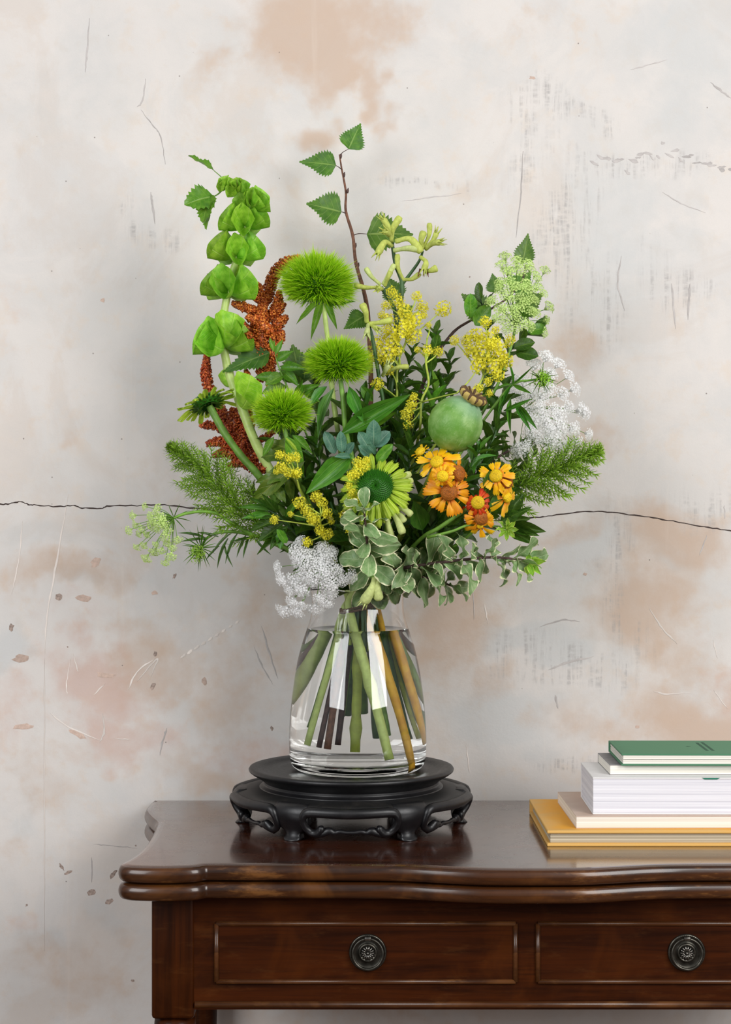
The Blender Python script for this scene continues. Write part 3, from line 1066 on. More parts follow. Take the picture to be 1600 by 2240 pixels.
def mat_grad(name, a, b, c, rough=0.55, transl=0.25):
    """colour along the UV v axis of a spike or floret"""
    t = NT(name)
    sp = t.n('ShaderNodeSeparateXYZ')
    t.l(t.n('ShaderNodeUVMap').outputs[0], sp.inputs[0])
    v = t.math('ADD', sp.outputs[1], t.math('MULTIPLY', t.math('SUBTRACT', t.noise(t.coord(), 4.0, 3), 0.5), 0.5))
    col = t.mix(t.step(v, 0.1, 0.6), a, b)
    col = t.mix(t.step(v, 0.6, 1.05), col, c)
    t.l(col, t.b.inputs['Base Color'])
    t.set(Roughness=rough, Specular_IOR_Level=0.3)
    tr = t.n('ShaderNodeBsdfTranslucent')
    t.l(col, tr.inputs[0])
    mx = t.n('ShaderNodeMixShader')
    mx.inputs[0].default_value = transl
    t.l(t.b.outputs[0], mx.inputs[1])
    t.l(tr.outputs[0], mx.inputs[2])
    t.l(mx.outputs[0], t.out.inputs[0])
    return t.m


M_SPIKE = mat_grad('green_trick_spikes', lin(84, 152, 4), lin(150, 206, 14), lin(206, 234, 62))
M_NEEDLE = mat_grad('asparagus_needles', lin(104, 144, 30), lin(134, 174, 46), lin(170, 202, 76))
def mat_grain(name, dark, mid, lite):
    t = NT(name)
    vo = t.n('ShaderNodeTexVoronoi')
    t.l(t.coord(), vo.inputs['Vector'])
    vo.inputs['Scale'].default_value = 420.0
    sp = t.n('ShaderNodeSeparateColor')
    t.l(vo.outputs['Color'], sp.inputs[0])
    c = t.mix(t.step(sp.outputs[0], .0, .6), dark, mid)
    c = t.mix(t.step(sp.outputs[1], .6, 1.0), c, lite)
    t.l(c, t.b.inputs['Base Color'])
    t.set(Roughness=0.5)
    return t.m


M_AMAR = mat_grain('amaranth_grain', lin(122, 46, 10), lin(190, 88, 22), lin(244, 158, 66))
M_AMARR = mat_grain('amaranth_grain_red', lin(104, 32, 12), lin(172, 66, 24), lin(232, 128, 60))
M_WHITE = mat_plain('ammi_white', lin(253, 253, 253), 0.6, 0.01, 50, 0.4, rand=0.01)
M_GREENW = mat_plain('ammi_green_white', lin(212, 234, 150), 0.6, 0.14, 300, 0.25, rand=0.08)
M_YEL = mat_plain('alchemilla_yellow', lin(240, 232, 62), 0.6, 0.16, 300, 0.3, rand=0.1)
M_KANG = mat_plain('kangaroo_paw', lin(198, 208, 104), 0.75, 0.14, 220, 0.2, rand=0.08)
M_KANGP = mat_plain('kangaroo_paw_pale', lin(206, 218, 140), 0.75, 0.12, 220, 0.2, rand=0.08)
M_POD = None
M_DISKY = mat_plain('disk_yellow', lin(222, 190, 16), 0.7, 0.3, 900)
M_DISKB = mat_plain('disk_brown', lin(160, 92, 18), 0.7, 0.35, 700)
M_CONE = mat_plain('cone_green', lin(48, 112, 22), 0.5, 0.3, 500)
M_CONED = mat_plain('bract_dark_green', lin(44, 92, 40), 0.5, 0.25, 300)
ST_G = mat_plain('stem_green', lin(106, 148, 54), 0.5, 0.2, 90)
ST_PALE = mat_plain('stem_pale_green', lin(190, 212, 120), 0.45, 0.12, 90)
ST_DK = mat_plain('stem_dark_green', lin(56, 92, 44), 0.5, 0.2, 90)
ST_BR = mat_plain('stem_brown', lin(118, 78, 58), 0.7, 0.35, 160)
ST_TW = mat_plain('twig_dark', lin(74, 52, 48), 0.7, 0.3, 160)
ST_OR = mat_plain('stem_orange', lin(255, 186, 40), 0.5, 0.2, 60)
ST_OL = mat_plain('stem_olive', lin(120, 138, 40), 0.5, 0.3, 60)
ST_YG = mat_plain('stem_yellow_green', lin(166, 184, 70), 0.5, 0.15, 90)
M_RED = mat_plain('bract_red', lin(110, 40, 28), 0.6, 0.3)
M_TWINE = mat_plain('twine_jute', lin(122, 96, 72), 0.9, 0.4, 900)


# ------------------------------------------------------------------ bouquet: leaf meshes
def leaf_mesh(name, mat, table, nseg=12, m=2, teeth=0.0, fold=0.15, curl=0.1, wave=0.0, wn=3, lobes=0.0, seed=0):
    """unit leaf along +Y, full width 1 along X, upper side +Z"""
    rs = random.Random(seed)
    tx = [a for a, b in table]
    ty = [b for a, b in table]
    mb = MB()
    mb.uv = []
    ph = rs.uniform(0, 6)
    for i in range(nseg + 1):
        v = i / nseg
        w = float(np.interp(v, tx, ty)) * 0.5
        for k in range(-m, m + 1):
            u = k / m
            x = w * u
            y = v
            if teeth and abs(k) == m and 0 < i < nseg:
                if i % 2:
                    x *= 1 + teeth
                    y += teeth * 0.22
                else:
                    x *= 1 - teeth * 0.55
            if lobes and abs(k) == m:
                x *= 1 + lobes * math.sin(v * 22)
            z = fold * abs(x) - curl * v * v + wave * abs(u) ** 1.5 * math.sin(wn * 2 * PI * v + ph + (1.3 if u > 0 else 0)) * 0.1
            mb.v.append((x, y, z))
            mb.uv.append((0.5 + 0.5 * u, v))
    n = 2 * m + 1
    for i in range(nseg):
        for k in range(2 * m):
            mb.f.append((i * n + k, i * n + k + 1, (i + 1) * n + k + 1, (i + 1) * n + k))
    return mb.mesh(name, mat)


OV = [(0, .02), (.06, .25), (.2, .72), (.42, 1), (.65, .9), (.85, .5), (.95, .2), (1, .01)]
LA = [(0, .03), (.08, .3), (.25, .8), (.42, 1), (.65, .78), (.85, .38), (1, .01)]
OB = [(0, .05), (.1, .25), (.28, .66), (.5, .96), (.7, 1), (.86, .82), (.95, .52), (1, .06)]
BI = [(0, .05), (.05, .5), (.14, .88), (.28, 1), (.45, .85), (.65, .5), (.85, .2), (1, .01)]
RO = [(0, .05), (.06, .4), (.2, .8), (.45, 1), (.7, .93), (.87, .62), (.96, .3), (1, .02)]
STR = [(0, .4), (.2, .62), (.5, .9), (.8, 1), (.95, .82), (1, .5)]
WED = [(0, .2), (.3, .5), (.6, .85), (.85, 1), (1, .9)]
KIND = {
    'dark': [leaf_mesh('leaf_lance_dark', L_DARK, LA, 10, 2, 0, .3 + .1 * k, .1 * k, .25, 2, 0, k) for k in range(3)],
    'darko': [leaf_mesh('leaf_oval_dark', L_DARK, OV, 10, 2, 0, .2 + .1 * k, .12 * k, .3, 2, 0, k + 5) for k in range(3)],
    'mid': [leaf_mesh('leaf_oval_mid', L_MID, OV, 10, 2, 0, .25, .12 * k, .3, 2, 0, k + 9) for k in range(3)],
    'midl': [leaf_mesh('leaf_lance_mid', L_MID, LA, 10, 2, 0, .35, .16 * k, .25, 2, 0, k + 9) for k in range(3)],
    'birch': [leaf_mesh('leaf_birch', L_BIRCH, BI, 26, 2, .14, .12, .06 + .1 * k, .2, 2, 0, k + 20) for k in range(3)],
    'round': [leaf_mesh('leaf_round', L_DARK, RO, 10, 2, 0, .2, .06 * k, .3, 2, 0, k + 24) for k in range(2)],
    'roundm': [leaf_mesh('leaf_round_mid', L_MID, RO, 10, 2, 0, .2, .06 * k, .3, 2, 0, k + 24) for k in range(2)],
    'blue': [leaf_mesh('leaf_blue', L_BLUE, RO, 10, 2, 0, .25, .1 * k, .3, 2, 0, k + 27) for k in range(3)],
    'var': [leaf_mesh('leaf_variegated', L_VAR, OB, 14, 3, 0, .12, .1 + .14 * k, .7 + .3 * k, 1 + k % 2, 0, k + 30) for k in range(4)],
    'vary': [leaf_mesh('leaf_young', L_VARY, OV, 10, 2, 0, .2, .1 * k, .6, 2, 0, k + 36) for k in range(2)],
    'olive': [leaf_mesh('leaf_olive', L_OLIVE, LA, 12, 2, 0, .2, .2 * k, .8, 2, 0, k + 38) for k in range(3)],
    'lance': [leaf_mesh('leaf_long_lance', L_LANCE, LA, 12, 2, 0, .3, .12 * k, .15, 1, 0, k + 41) for k in range(3)],
    'mint': [leaf_mesh('leaf_mint', L_MID, [(0, .1), (.06, .55), (.2, .95), (.4, 1), (.65, .78), (.85, .45), (1, .05)], 16, 2, .16, .2, .2 * k, .4, 2, 0, k + 44) for k in range(2)],
    'ray': [leaf_mesh('ray_floret', P_CONE, STR, 8, 3, 0, -.25, .25 + .2 * k, .25, 1, 0, k + 50) for k in range(3)],
    'hel': [leaf_mesh('ray_floret', P_HEL, WED, 8, 3, 0, -.1, .25 + .25 * k, .5, 1, 0, k + 55) for k in range(3)],
    'helr': [leaf_mesh('ray_floret', P_HELR, WED, 8, 3, 0, -.2, .55 + .25 * k, .5, 1, 0, k + 58) for k in range(2)],
    'helo': [leaf_mesh('ray_floret', P_HELO, WED, 8, 3, 0, -.2, .3 + .25 * k, .5, 1, 0, k + 61) for k in range(2)],
    'thread': [leaf_mesh('leaf_thread', L_DARK, [(0, .3), (.3, 1), (.7, .8), (1, .05)], 6, 1, 0, .2, .15 * k, 0, 1, 0, k + 65) for k in range(2)],
    'threadg': [leaf_mesh('leaf_thread', L_MID, [(0, .3), (.3, 1), (.7, .8), (1, .05)], 6, 1, 0, .2, .15 * k, 0, 1, 0, k + 75) for k in range(2)],
    'bract': [leaf_mesh('bract', L_DARK, LA, 6, 1, 0, .3, -.15, 0, 1, 0, 70)],
}
for me_list in (KIND['hel'], KIND['helr'], KIND['helo'], KIND['ray']):      # notch the outer end of the ray florets
    for me in me_list:
        n = 7
        cnt = len(me.vertices)
        for k, dv in zip(range(n), (-.12, .02, -.1, .03, -.1, .02, -.12)):
            me.vertices[cnt - n + k].co.y += dv


def leaf3(parent, kind, base, d, nrm, L, W, rs, name='leaf'):
    y = d.normalized()
    z = nrm - y * nrm.dot(y)
    z = z.normalized() if z.length > 1e-4 else y.orthogonal().normalized()
    x = y.cross(z)
    M = Matrix(((x.x * W, y.x * L, z.x * L, base.x), (x.y * W, y.y * L, z.y * L, base.y), (x.z * W, y.z * L, z.z * L, base.z), (0, 0, 0, 1)))
    return link(name, rs.choice(KIND[kind]), M, parent)


def LF(pl, kind, A, B, w, roll=0.0, name='leaf'):
    """leaf given by the pixel and depth offset of base and tip, width in pixels"""
    a, b = P(A[0], A[1], DC + A[2]), P(B[0], B[1], DC + B[2])
    d = b - a
    nrm = Vector((0, -1, 0.35))
    if roll:
        nrm = Quaternion(d.normalized(), math.radians(roll)) @ nrm
    return leaf3(pl.root, kind, a, d, nrm, d.length, S(w, DC + A[2]), pl.rs, name)


# ------------------------------------------------------------------ bouquet: plants
NECK = (789.0, 1322.0)
NSLOT = [0]


class Plant:
    """one cut stem: from its head down through the tied neck into the vase"""
    def __init__(s, name, label, cat, path, r, mat, end=None, rtip=None, group=None, seg=8, node=None, nk=None):
        i = NSLOT[0]
        NSLOT[0] += 1
        s.rs = random.Random(100 + i)
        s.mat = mat
        pts = [P(x, y, DC + o) for x, y, o in path]
        if end is None:
            a = i * 2.39996
            rr = 0.021 * math.sqrt(((i * 7) % 40 + 1) / 40)
            nx, ny = rr * math.cos(a), rr * math.sin(a)
            e = Vector((xpx(NECK[0], DC) + nx * 1.25, DC + ny * 1.25, zpx(1395 + (i * 13) % 40, DC)))
        else:
            k = 1.28 if abs(end[2]) < 0.02 else (1.1 if end[2] < 0 else 1.34)     # the water magnifies what stands in it
            xx = xpx(783 + (end[0] - 783) / k, DC)
            e = Vector((xx, DC + end[2], zpx(end[1], DC)))
            ex, ey = e.x - xpx(NECK[0], DC), end[2]
            nx = max(-.021, min(.021, ex * .3)) + s.rs.uniform(-.004, .004)
            ny = max(-.021, min(.021, ey * .35)) + s.rs.uniform(-.004, .004)
        if nk is not None:
            nx, ny = nk
        n0 = Vector((xpx(NECK[0], DC) + nx * .75, DC + ny * .75, zpx(NECK[1] - 22, DC)))
        n1 = Vector((xpx(NECK[0], DC) + nx, DC + ny, zpx(NECK[1] + 18, DC)))
        s.head = len(pts)
        pts += [n0, n1, e] if end is None else [n0, n1, n1.lerp(e, .5), e]
        s.pts = [Vector(p.tolist()) for p in spline([tuple(p) for p in pts], 6)]
        n = len(s.pts)
        r1 = S(r)
        r0 = S(rtip if rtip is not None else r * .6)
        rad = [lerp(r0, r1, min(1, i / (n * .7))) for i in range(n)]
        if node:
            for q in node:
                j = int(n - 1 - q * n)
                rad[j] *= 1.35
        rad = [x * s.rs.uniform(.94, 1.06) for x in rad]
        s.root = thing(name, label, cat, e, group)
        mb = MB()
        mb.tube(s.pts, rad, seg)
        part('stem', mb, mat, s.root)

    def branch(s, path, r, mat=None, name='branch', rt=None, seg=6, sub=5):
        sp = spline([tuple(P(x, y, DC + o)) for x, y, o in path], sub)
        n = len(sp)
        rr = [S(lerp(r, rt if rt is not None else r * .6, i / (n - 1))) for i in range(n)]
        mb = MB()
        mb.tube(sp, rr, seg)
        part(name, mb, mat or s.mat, s.root)
        return [Vector(p.tolist()) for p in sp]

    def leaves(s, pts, kind, n, L, W, ang=55, t0=0.05, t1=1.0, jit=.25, tipleaf=True, taper=.35, order=2.39996, name='leaf', face=0.35):
        """leaves spiralling up a list of points (tip first)"""
        m = len(pts)
        for i in range(n):
            t = t0 + (t1 - t0) * i / max(1, n - 1)
            j = min(m - 2, max(0, int(t * (m - 1))))
            p = pts[j].lerp(pts[j + 1], t * (m - 1) - j)
            T = (pts[j] - pts[j + 1]).normalized()
            a = T.orthogonal().normalized()
            q = Quaternion(T, i * order + s.rs.uniform(-.3, .3))
            R = q @ a
            an = math.radians(ang * s.rs.uniform(1 - jit, 1 + jit)) * (0.45 + 0.55 * min(1, t * 4 + .1))
            if tipleaf and i == 0:
                an *= .3
            d = T * math.cos(an) + R * math.sin(an)
            nr = T * math.sin(an) - R * math.cos(an) + Vector((0, -face, face * .3))
            k = (1 - taper + taper * min(1, t * 2.5 + .2)) * s.rs.uniform(.8, 1.15)
            leaf3(s.root, kind, p, d, nr, S(L) * k, S(W) * k, s.rs, name)


def stem_pts(pl, k0=0.0, k1=0.6):
    n = len(pl.pts)
    return pl.pts[int(n * k0):max(2, int(n * k1))]


# ---- birch twigs
b1 = Plant('birch_twig', 'tall bare birch twig with four toothed leaves rising highest above the bouquet', 'twig',
           [(743, 338, .125), (748, 370, .125), (757, 420, .12), (757, 462, .115), (772, 515, .105), (779, 575, .09), (797, 640, .075), (806, 700, .05), (812, 850, .03), (805, 1050, .01), (795, 1220, 0)], 6.5, ST_BR, (716, 1632, -.015), 1.6)
LF(b1, 'birch', (763, 326, .115), (788, 270, .105), 56, 10)
b1.branch([(745, 338, .125), (752, 332, .12), (763, 326, .115)], 1.0, ST_TW, 'petiole')
LF(b1, 'birch', (735, 362, .115), (660, 349, .10), 56, -15)
b1.branch([(749, 372, .125), (742, 366, .12), (735, 362, .115)], 1.2, ST_TW, 'petiole')
LF(b1, 'birch', (747, 464, .105), (672, 443, .09), 80, 0)
b1.branch([(757, 467, .115), (750, 464, .11), (742, 463, .105)], 1.2, ST_TW, 'petiole')
LF(b1, 'birch', (803, 512, .095), (904, 510, .085), 92, 0)
b1.branch([(772, 515, .105), (786, 511, .1), (803, 512, .095)], 1.2, ST_TW, 'petiole')
LF(b1, 'birch', (800, 690, .06), (753, 716, .05), 50, 0)
LF(b1, 'birch', (868, 655, .07), (850, 605, .06), 54, 0)
LF(b1, 'birch', (876, 690, .06), (905, 668, .06), 42, 0)
for x, y in ((743, 344), (750, 385), (758, 420), (775, 540), (781, 583)):
    mb = MB()
    p = P(x + 3, y - 3, DC + .115)
    mb.tube([p + Vector((0, 0, -.004)), p, p + Vector((.001, 0, .004))], [.001, .0022, .0005], 6)
    part('bud', mb, ST_TW, b1.root)
b2 = Plant('birch_twig', 'shorter dark birch twig with toothed leaves behind the upright green ammi head', 'twig',
           [(1150, 580, .06), (1140, 620, .06), (1100, 660, .06), (1035, 698, .05), (985, 735, .04), (930, 830, .02), (860, 1050, 0), (810, 1200, 0)], 5, ST_TW, (698, 1630, -.01), 1.5)
LF(b2, 'birch', (1143, 576, .055), (1158, 512, .045), 46, 10)
LF(b2, 'birch', (1062, 690, .05), (1012, 642, .04), 68, 0)
LF(b2, 'birch', (1125, 640, .06), (1160, 592, .055), 62, 0)
LF(b2, 'birch', (1135, 680, .06), (1188, 640, .055), 66, 0)
LF(b2, 'birch', (1085, 640, .06), (1078, 598, .055), 40, 0)

# ---- bells of Ireland
bells = Plant('bells_of_ireland', 'tall lime green bells of Ireland spike with drooping tip', 'flower',
              [(478, 418, -.0), (492, 408, -.0), (512, 408, 0), (535, 425, 0), (546, 455, 0), (540, 490, 0), (526, 540, 0), (512, 585, 0), (500, 635, 0), (490, 690, 0), (489, 750, 0), (500, 810, 0), (525, 880, -.01), (575, 1000, -.02), (690, 1190, -.015)],
              11, ST_PALE, (652, 1548, .04), 3, seg=10)


def bell_mesh(seed):
    """wide shell-like calyx, open towards +Z: taller than wide with a pointed upper lip and soft corner points"""
    rs = random.Random(seed)
    mb = MB()
    mb.uv = []
    n, rings = 36, 10
    ph = rs.uniform(-.3, .3)
    for j in range(rings + 1):
        v = j / rings
        r = float(np.interp(v, [0, .12, .3, .55, .8, 1], [.05, .15, .28, .40, .48, .55]))
        e = v ** 2.2
        for k in range(n):
            a = 2 * PI * k / n
            pt = (0.5 + 0.5 * math.cos(4 * (a - PI / 2) + ph)) ** 5
            top = max(0, math.sin(a)) ** 3
            fold = .07 * math.sin(3 * a + 2 * ph) * e
            rr = r * (1 + .16 * e * pt + fold)
            x = rr * math.cos(a) * .84
            y = rr * math.sin(a) * 1.12 + .12 * e * top
            mb.v.append((x, y + .25 * v * v, .95 * v + .08 * e * math.cos(2 * a) - .22 * e * math.sin(a)))
            mb.uv.append((abs((k / n * 4) % 1), v))
    for j in range(rings):
        for k in range(n):
            k2 = (k + 1) % n
            mb.f.append((j * n + k, j * n + k2, (j + 1) * n + k2, (j + 1) * n + k))
    return mb.mesh('bell', L_BELL)


BELLM = [bell_mesh(k) for k in range(4)]


def bell(pl, base, d, size, spin):
    q = d.to_track_quat('Z', 'Y')
    M = Matrix.Translation(base) @ q.to_matrix().to_4x4() @ Matrix.Rotation(spin, 4, 'Z') @ Matrix.Scale(size, 4)
    link('bell', pl.rs.choice(BELLM), M, pl.root)


for (x, y, sz, dirs) in [(490, 750, 60, [(-.92, -.25, .12), (-.42, -.8, .0), (.30, -.72, .5), (.88, -.3, .2), (-.5, .7, .2), (.4, .8, .2)]),
                         (500, 632, 56, [(-.9, -.4, .25), (-.1, -.9, .05), (.82, -.45, .1), (.4, .8, .2), (-.6, .7, .2)]),
                         (517, 556, 52, [(-.85, -.45, .3), (.15, -.92, -.05), (.85, -.4, .25), (.4, .8, .2), (-.5, .7, .2)]),
                         (536, 490, 46, [(-.88, -.4, .2), (.0, -.9, -.1), (.85, -.4, .3), (.3, .8, .2)]),
                         (548, 450, 38, [(.7, -.6, .3), (-.6, -.7, .1), (.15, -.9, .3), (.9, .1, .2)]),
                         (522, 420, 28, [(-.5, -.7, .0), (.5, -.6, .4), (-.1, -.8, .5)]),
                         (498, 408, 20, [(-.5, -.6, .5), (.3, -.7, .5), (-.6, -.6, -.1)]),
                         (524, 878, 58, [(.45, -.8, .25)]), (505, 840, 36, [(-.3, .6, .4)])]:
    for k, dv in enumerate(dirs):
        d = Vector(dv).normalized()
        bell(bells, P(x, y, DC - .005) + d * S(2) - Vector((0, 0, S(sz * .12))), d, S(sz) * bells.rs.uniform(.92, 1.08), bells.rs.uniform(-.25, .25))
LF(bells, 'mint', (470, 432, -.005), (452, 502, -.02), 34, 60)
LF(bells, 'mint', (466, 430, -.005), (408, 440, -.03), 62, 0)
LF(bells, 'mint', (460, 428, -.005), (440, 478, -.03), 44, 20)
LF(bells, 'mint', (468, 373, -.005), (412, 341, -.01), 30, 45)
bells.branch([(495, 404, 0), (485, 388, 0), (468, 373, -.005)], 1.6, ST_G, 'petiole')
bells.branch([(490, 412, 0), (478, 424, 0), (466, 431, -.005)], 2.0, ST_G, 'petiole')
LF(bells, 'birch', (590, 772, .0), (488, 807, -.02), 56, 0)


# ---- amaranthus
def tassel(pl, path, r, mat, dens=1.0, r_end=.35):
    sp = [Vector(p.tolist()) for p in spline([tuple(P(x, y, DC + o)) for x, y, o in path], 7)]
    n = len(sp)
    R = [S(r) * (r_end + (1 - r_end) * min(1, (i + .6) / (n * .35))) for i in range(n)]
    mb = MB()
    mb.tube(sp, [x * .72 for x in R], 6)
    tot = sum((sp[i + 1] - sp[i]).length for i in range(n - 1))
    bead_r = S(3.0)
    R = [x * .92 for x in R]
    cnt = int(dens * tot * 2 * PI * S(r) / (bead_r ** 2 * 2.3))
    rs = pl.rs
    O = [(1, 0, 0), (-1, 0, 0), (0, 1, 0), (0, -1, 0), (0, 0, 1), (0, 0, -1)]
    FA = [(0, 2, 4), (2, 1, 4), (1, 3, 4), (3, 0, 4), (2, 0, 5), (1, 2, 5), (3, 1, 5), (0, 3, 5)]
    for k in range(cnt):
        t = rs.random() * (n - 1)
        i = min(n - 2, int(t))
        p = sp[i].lerp(sp[i + 1], t - i)
        T = (sp[i + 1] - sp[i]).normalized()
        a = T.orthogonal().normalized()
        v = Quaternion(T, rs.random() * 6.283) @ a
        rr = R[i] * rs.uniform(.78, 1.12)
        c = p + v * rr
        b = bead_r * rs.uniform(.7, 1.25)
        mb.add([(c.x + o[0] * b, c.y + o[1] * b, c.z + o[2] * b) for o in O], FA)
    part('flower_tassel', mb, mat, pl.root, True, 'stuff')


am1 = Plant('amaranthus', 'rust orange amaranthus plume curving over beside the topmost green pompom flower', 'flower',
            [(580, 680, .03), (578, 740, .02), (582, 800, .015), (595, 870, .01), (650, 1020, 0), (740, 1220, 0)], 9, ST_OR, (905, 1668, -.045), 4, nk=(.006, -.012))
for path, r in [([(657, 563, .03), (630, 572, .03), (606, 592, .03), (592, 622, .03), (582, 660, .03)], 14), ([(563, 618, .02), (572, 640, .02), (580, 665, .03)], 9), ([(533, 631, .01), (556, 645, .015), (585, 668, .03)], 10),
                ([(508, 663, 0), (540, 674, .01), (585, 690, .03)], 11), ([(612, 635, .02), (608, 662, .02), (592, 690, .03)], 10), ([(622, 662, .02), (606, 680, .02), (585, 700, .025)], 13),
                ([(518, 692, 0), (530, 712, .01), (580, 735, .025)], 10), ([(540, 692, 0), (560, 705, .01), (590, 722, .02)], 11), ([(628, 692, .01), (608, 712, .015), (582, 735, .02)], 13),
                ([(540, 728, .0), (556, 748, .01), (575, 790, .02)], 11), ([(618, 722, .01), (610, 745, .015), (588, 775, .02)], 12), ([(575, 655, .02), (572, 700, .01), (572, 750, .01), (578, 800, .01), (584, 832, .01)], 19),
                ([(560, 690, .01), (580, 715, .0), (600, 735, .01)], 12), ([(562, 750, .0), (568, 790, .005), (580, 825, .01)], 10), ([(600, 740, .01), (596, 780, .01), (588, 830, .01)], 11),
                ([(538, 808, .0), (545, 832, .005), (560, 860, .01)], 8)]:
    tassel(am1, path, r, M_AMAR)
am2 = Plant('amaranthus', 'reddish amaranthus plume with spreading tassels behind the thick green coneflower stem', 'flower',
            [(515, 915, .02), (522, 960, .01), (545, 1010, 0), (620, 1120, -.01), (730, 1250, 0)], 8, ST_OR, (930, 1630, .015), 4)
for path, r in [([(454, 768, .03), (451, 800, .03), (455, 840, .03), (480, 890, .025), (505, 930, .02)], 12), ([(510, 893, .01), (514, 930, .005), (522, 965, .01)], 17), ([(487, 890, .02), (490, 920, .02), (510, 960, .02)], 10),
                ([(437, 932, .02), (462, 930, .02), (505, 950, .02)], 9), ([(452, 972, .02), (485, 966, .015), (530, 985, .01)], 11), ([(468, 996, .02), (500, 990, .01), (545, 1012, .01)], 12),
                ([(498, 1020, .01), (530, 1010, .0), (560, 1030, .0)], 11), ([(590, 1022, -.02), (570, 1025, -.02), (545, 1015, -.01)], 11), ([(535, 925, .0), (530, 960, 0), (535, 1000, 0)], 14),
                ([(575, 985, -.01), (560, 1000, -.01), (545, 1020, 0)], 9), ([(545, 895, .01), (548, 930, .01), (545, 980, .01)], 10), ([(600, 945, .02), (575, 960, .02), (545, 990, .01)], 8)]:
    tassel(am2, path, r, M_AMARR)


# ---- green pompom dianthus
def spike_ball(seed, n=5200):
    rs = random.Random(seed)
    mb = MB()
    mb.uv = []
    mb.lathe([(0, -.5), (.3, -.45), (.5, -.2), (.55, 0), (.5, .25), (.3, .45), (0, .52)], 16)
    mb.uv += [(.5, 0)] * len(mb.v)
    tufts = []
    for k in range(150):
        z = 1 - 1.62 * (k + .5) / 150
        a = k * 2.39996
        r = math.sqrt(1 - z * z)
        tufts.append(Vector((r * math.cos(a), r * math.sin(a), z)))
    for k in range(n):
        t = tufts[k % 150]
        d = (t + Vector((rs.gauss(0, .2), rs.gauss(0, .2), rs.gauss(0, .2)))).normalized()
        L0 = rs.uniform(.3, .55)
        L1 = rs.uniform(.82, 1.06)
        if d.z < -.3:
            L1 *= .92
        s = d.orthogonal().normalized()
        s = Quaternion(d, rs.uniform(0, 6.28)) @ s
        bend = Vector((rs.gauss(0, .08), rs.gauss(0, .08), rs.gauss(.04, .08)))
        w = rs.uniform(.008, .015)
        a0 = d * L0
        m0 = d * lerp(L0, L1, .55) + bend * .35
        e0 = d * L1 + bend
        b = len(mb.v)
        for p, ww in ((a0, w * .7), (m0, w)):
            mb.v.append(tuple(p - s * ww))
            mb.v.append(tuple(p + s * ww))
        mb.v.append(tuple(e0))
        mb.uv += [(0, 0), (1, 0), (0, .55), (1, .55), (.5, 1)]
        mb.f += [(b, b + 1, b + 3, b + 2), (b + 2, b + 3, b + 4)]
    return mb.mesh('pompom_spikes', M_SPIKE, False)


BALL = [spike_ball(k) for k in range(3)]


def pompom(pl, x, y, o, rx, ry, k, tilt=0.0):
    d = DC + o
    M = Matrix.Translation(P(x, y, d)) @ Matrix.Rotation(tilt, 4, 'Y') @ Matrix.Rotation(k * 1.3, 4, 'Z') @ Matrix.Diagonal((S(rx, d), S(rx, d) * .95, S(ry, d), 1))
    link('flower_head', BALL[k], M, pl.root, 'stuff')


d1 = Plant('green_dianthus', 'fluffy green pompom flower standing highest beside the orange plume', 'flower',
           [(706, 640, -.0), (712, 700, -.0), (718, 750, 0), (728, 860, 0), (742, 960, -.01), (770, 1150, 0)], 6.5, ST_PALE, (668, 1625, -.015), 5, 'green pompom flowers')
pompom(d1, 695, 626, 0.0, 90, 76, 0, .12)
for A, B, w in [((706, 662, -.02), (681, 728, -.05), 18), ((700, 660, -.02), (648, 710, -.04), 14), ((712, 664, -.02), (738, 714, -.03), 15), ((716, 672, 0), (778, 660, .0), 12)]:
    LF(d1, 'midl', A, B, w, 0)
d2 = Plant('green_dianthus', 'fluffy green pompom flower in the middle of the bouquet with lance leaves below', 'flower',
           [(745, 830, -.07), (750, 870, -.07), (757, 950, -.07), (770, 1080, -.04), (785, 1250, -.01)], 6.5, ST_G, (925, 1540, .025), 5, 'green pompom flowers')
pompom(d2, 740, 798, -.07, 82, 62, 1)
for A, B, w in [((731, 848, -.075), (690, 958, -.09), 24), ((764, 846, -.075), (797, 926, -.095), 30), ((716, 846, -.07), (674, 884, -.09), 24), ((790, 845, -.06), (818, 880, -.05), 24)]:
    LF(d2, 'lance', A, B, w, 20)
d3 = Plant('green_dianthus', 'fluffy green pompom flower over the small yellow blossoms', 'flower',
           [(622, 935, -.09), (632, 975, -.09), (660, 1060, -.07), (730, 1220, -.02)], 6, ST_G, (926, 1590, .045), 5, 'green pompom flowers')
pompom(d3, 618, 908, -.09, 72, 58, 2, -.05)
for A, B, w in [((628, 955, -.1), (664, 1034, -.12), 36), ((640, 952, -.1), (683, 986, -.11), 20), ((600, 955, -.09), (575, 1000, -.09), 18)]:
    LF(d3, 'midl', A, B, w, 0)
LF(d3, 'ray', (626, 958, -.11), (648, 976, -.12), 8, 0, 'sepal')


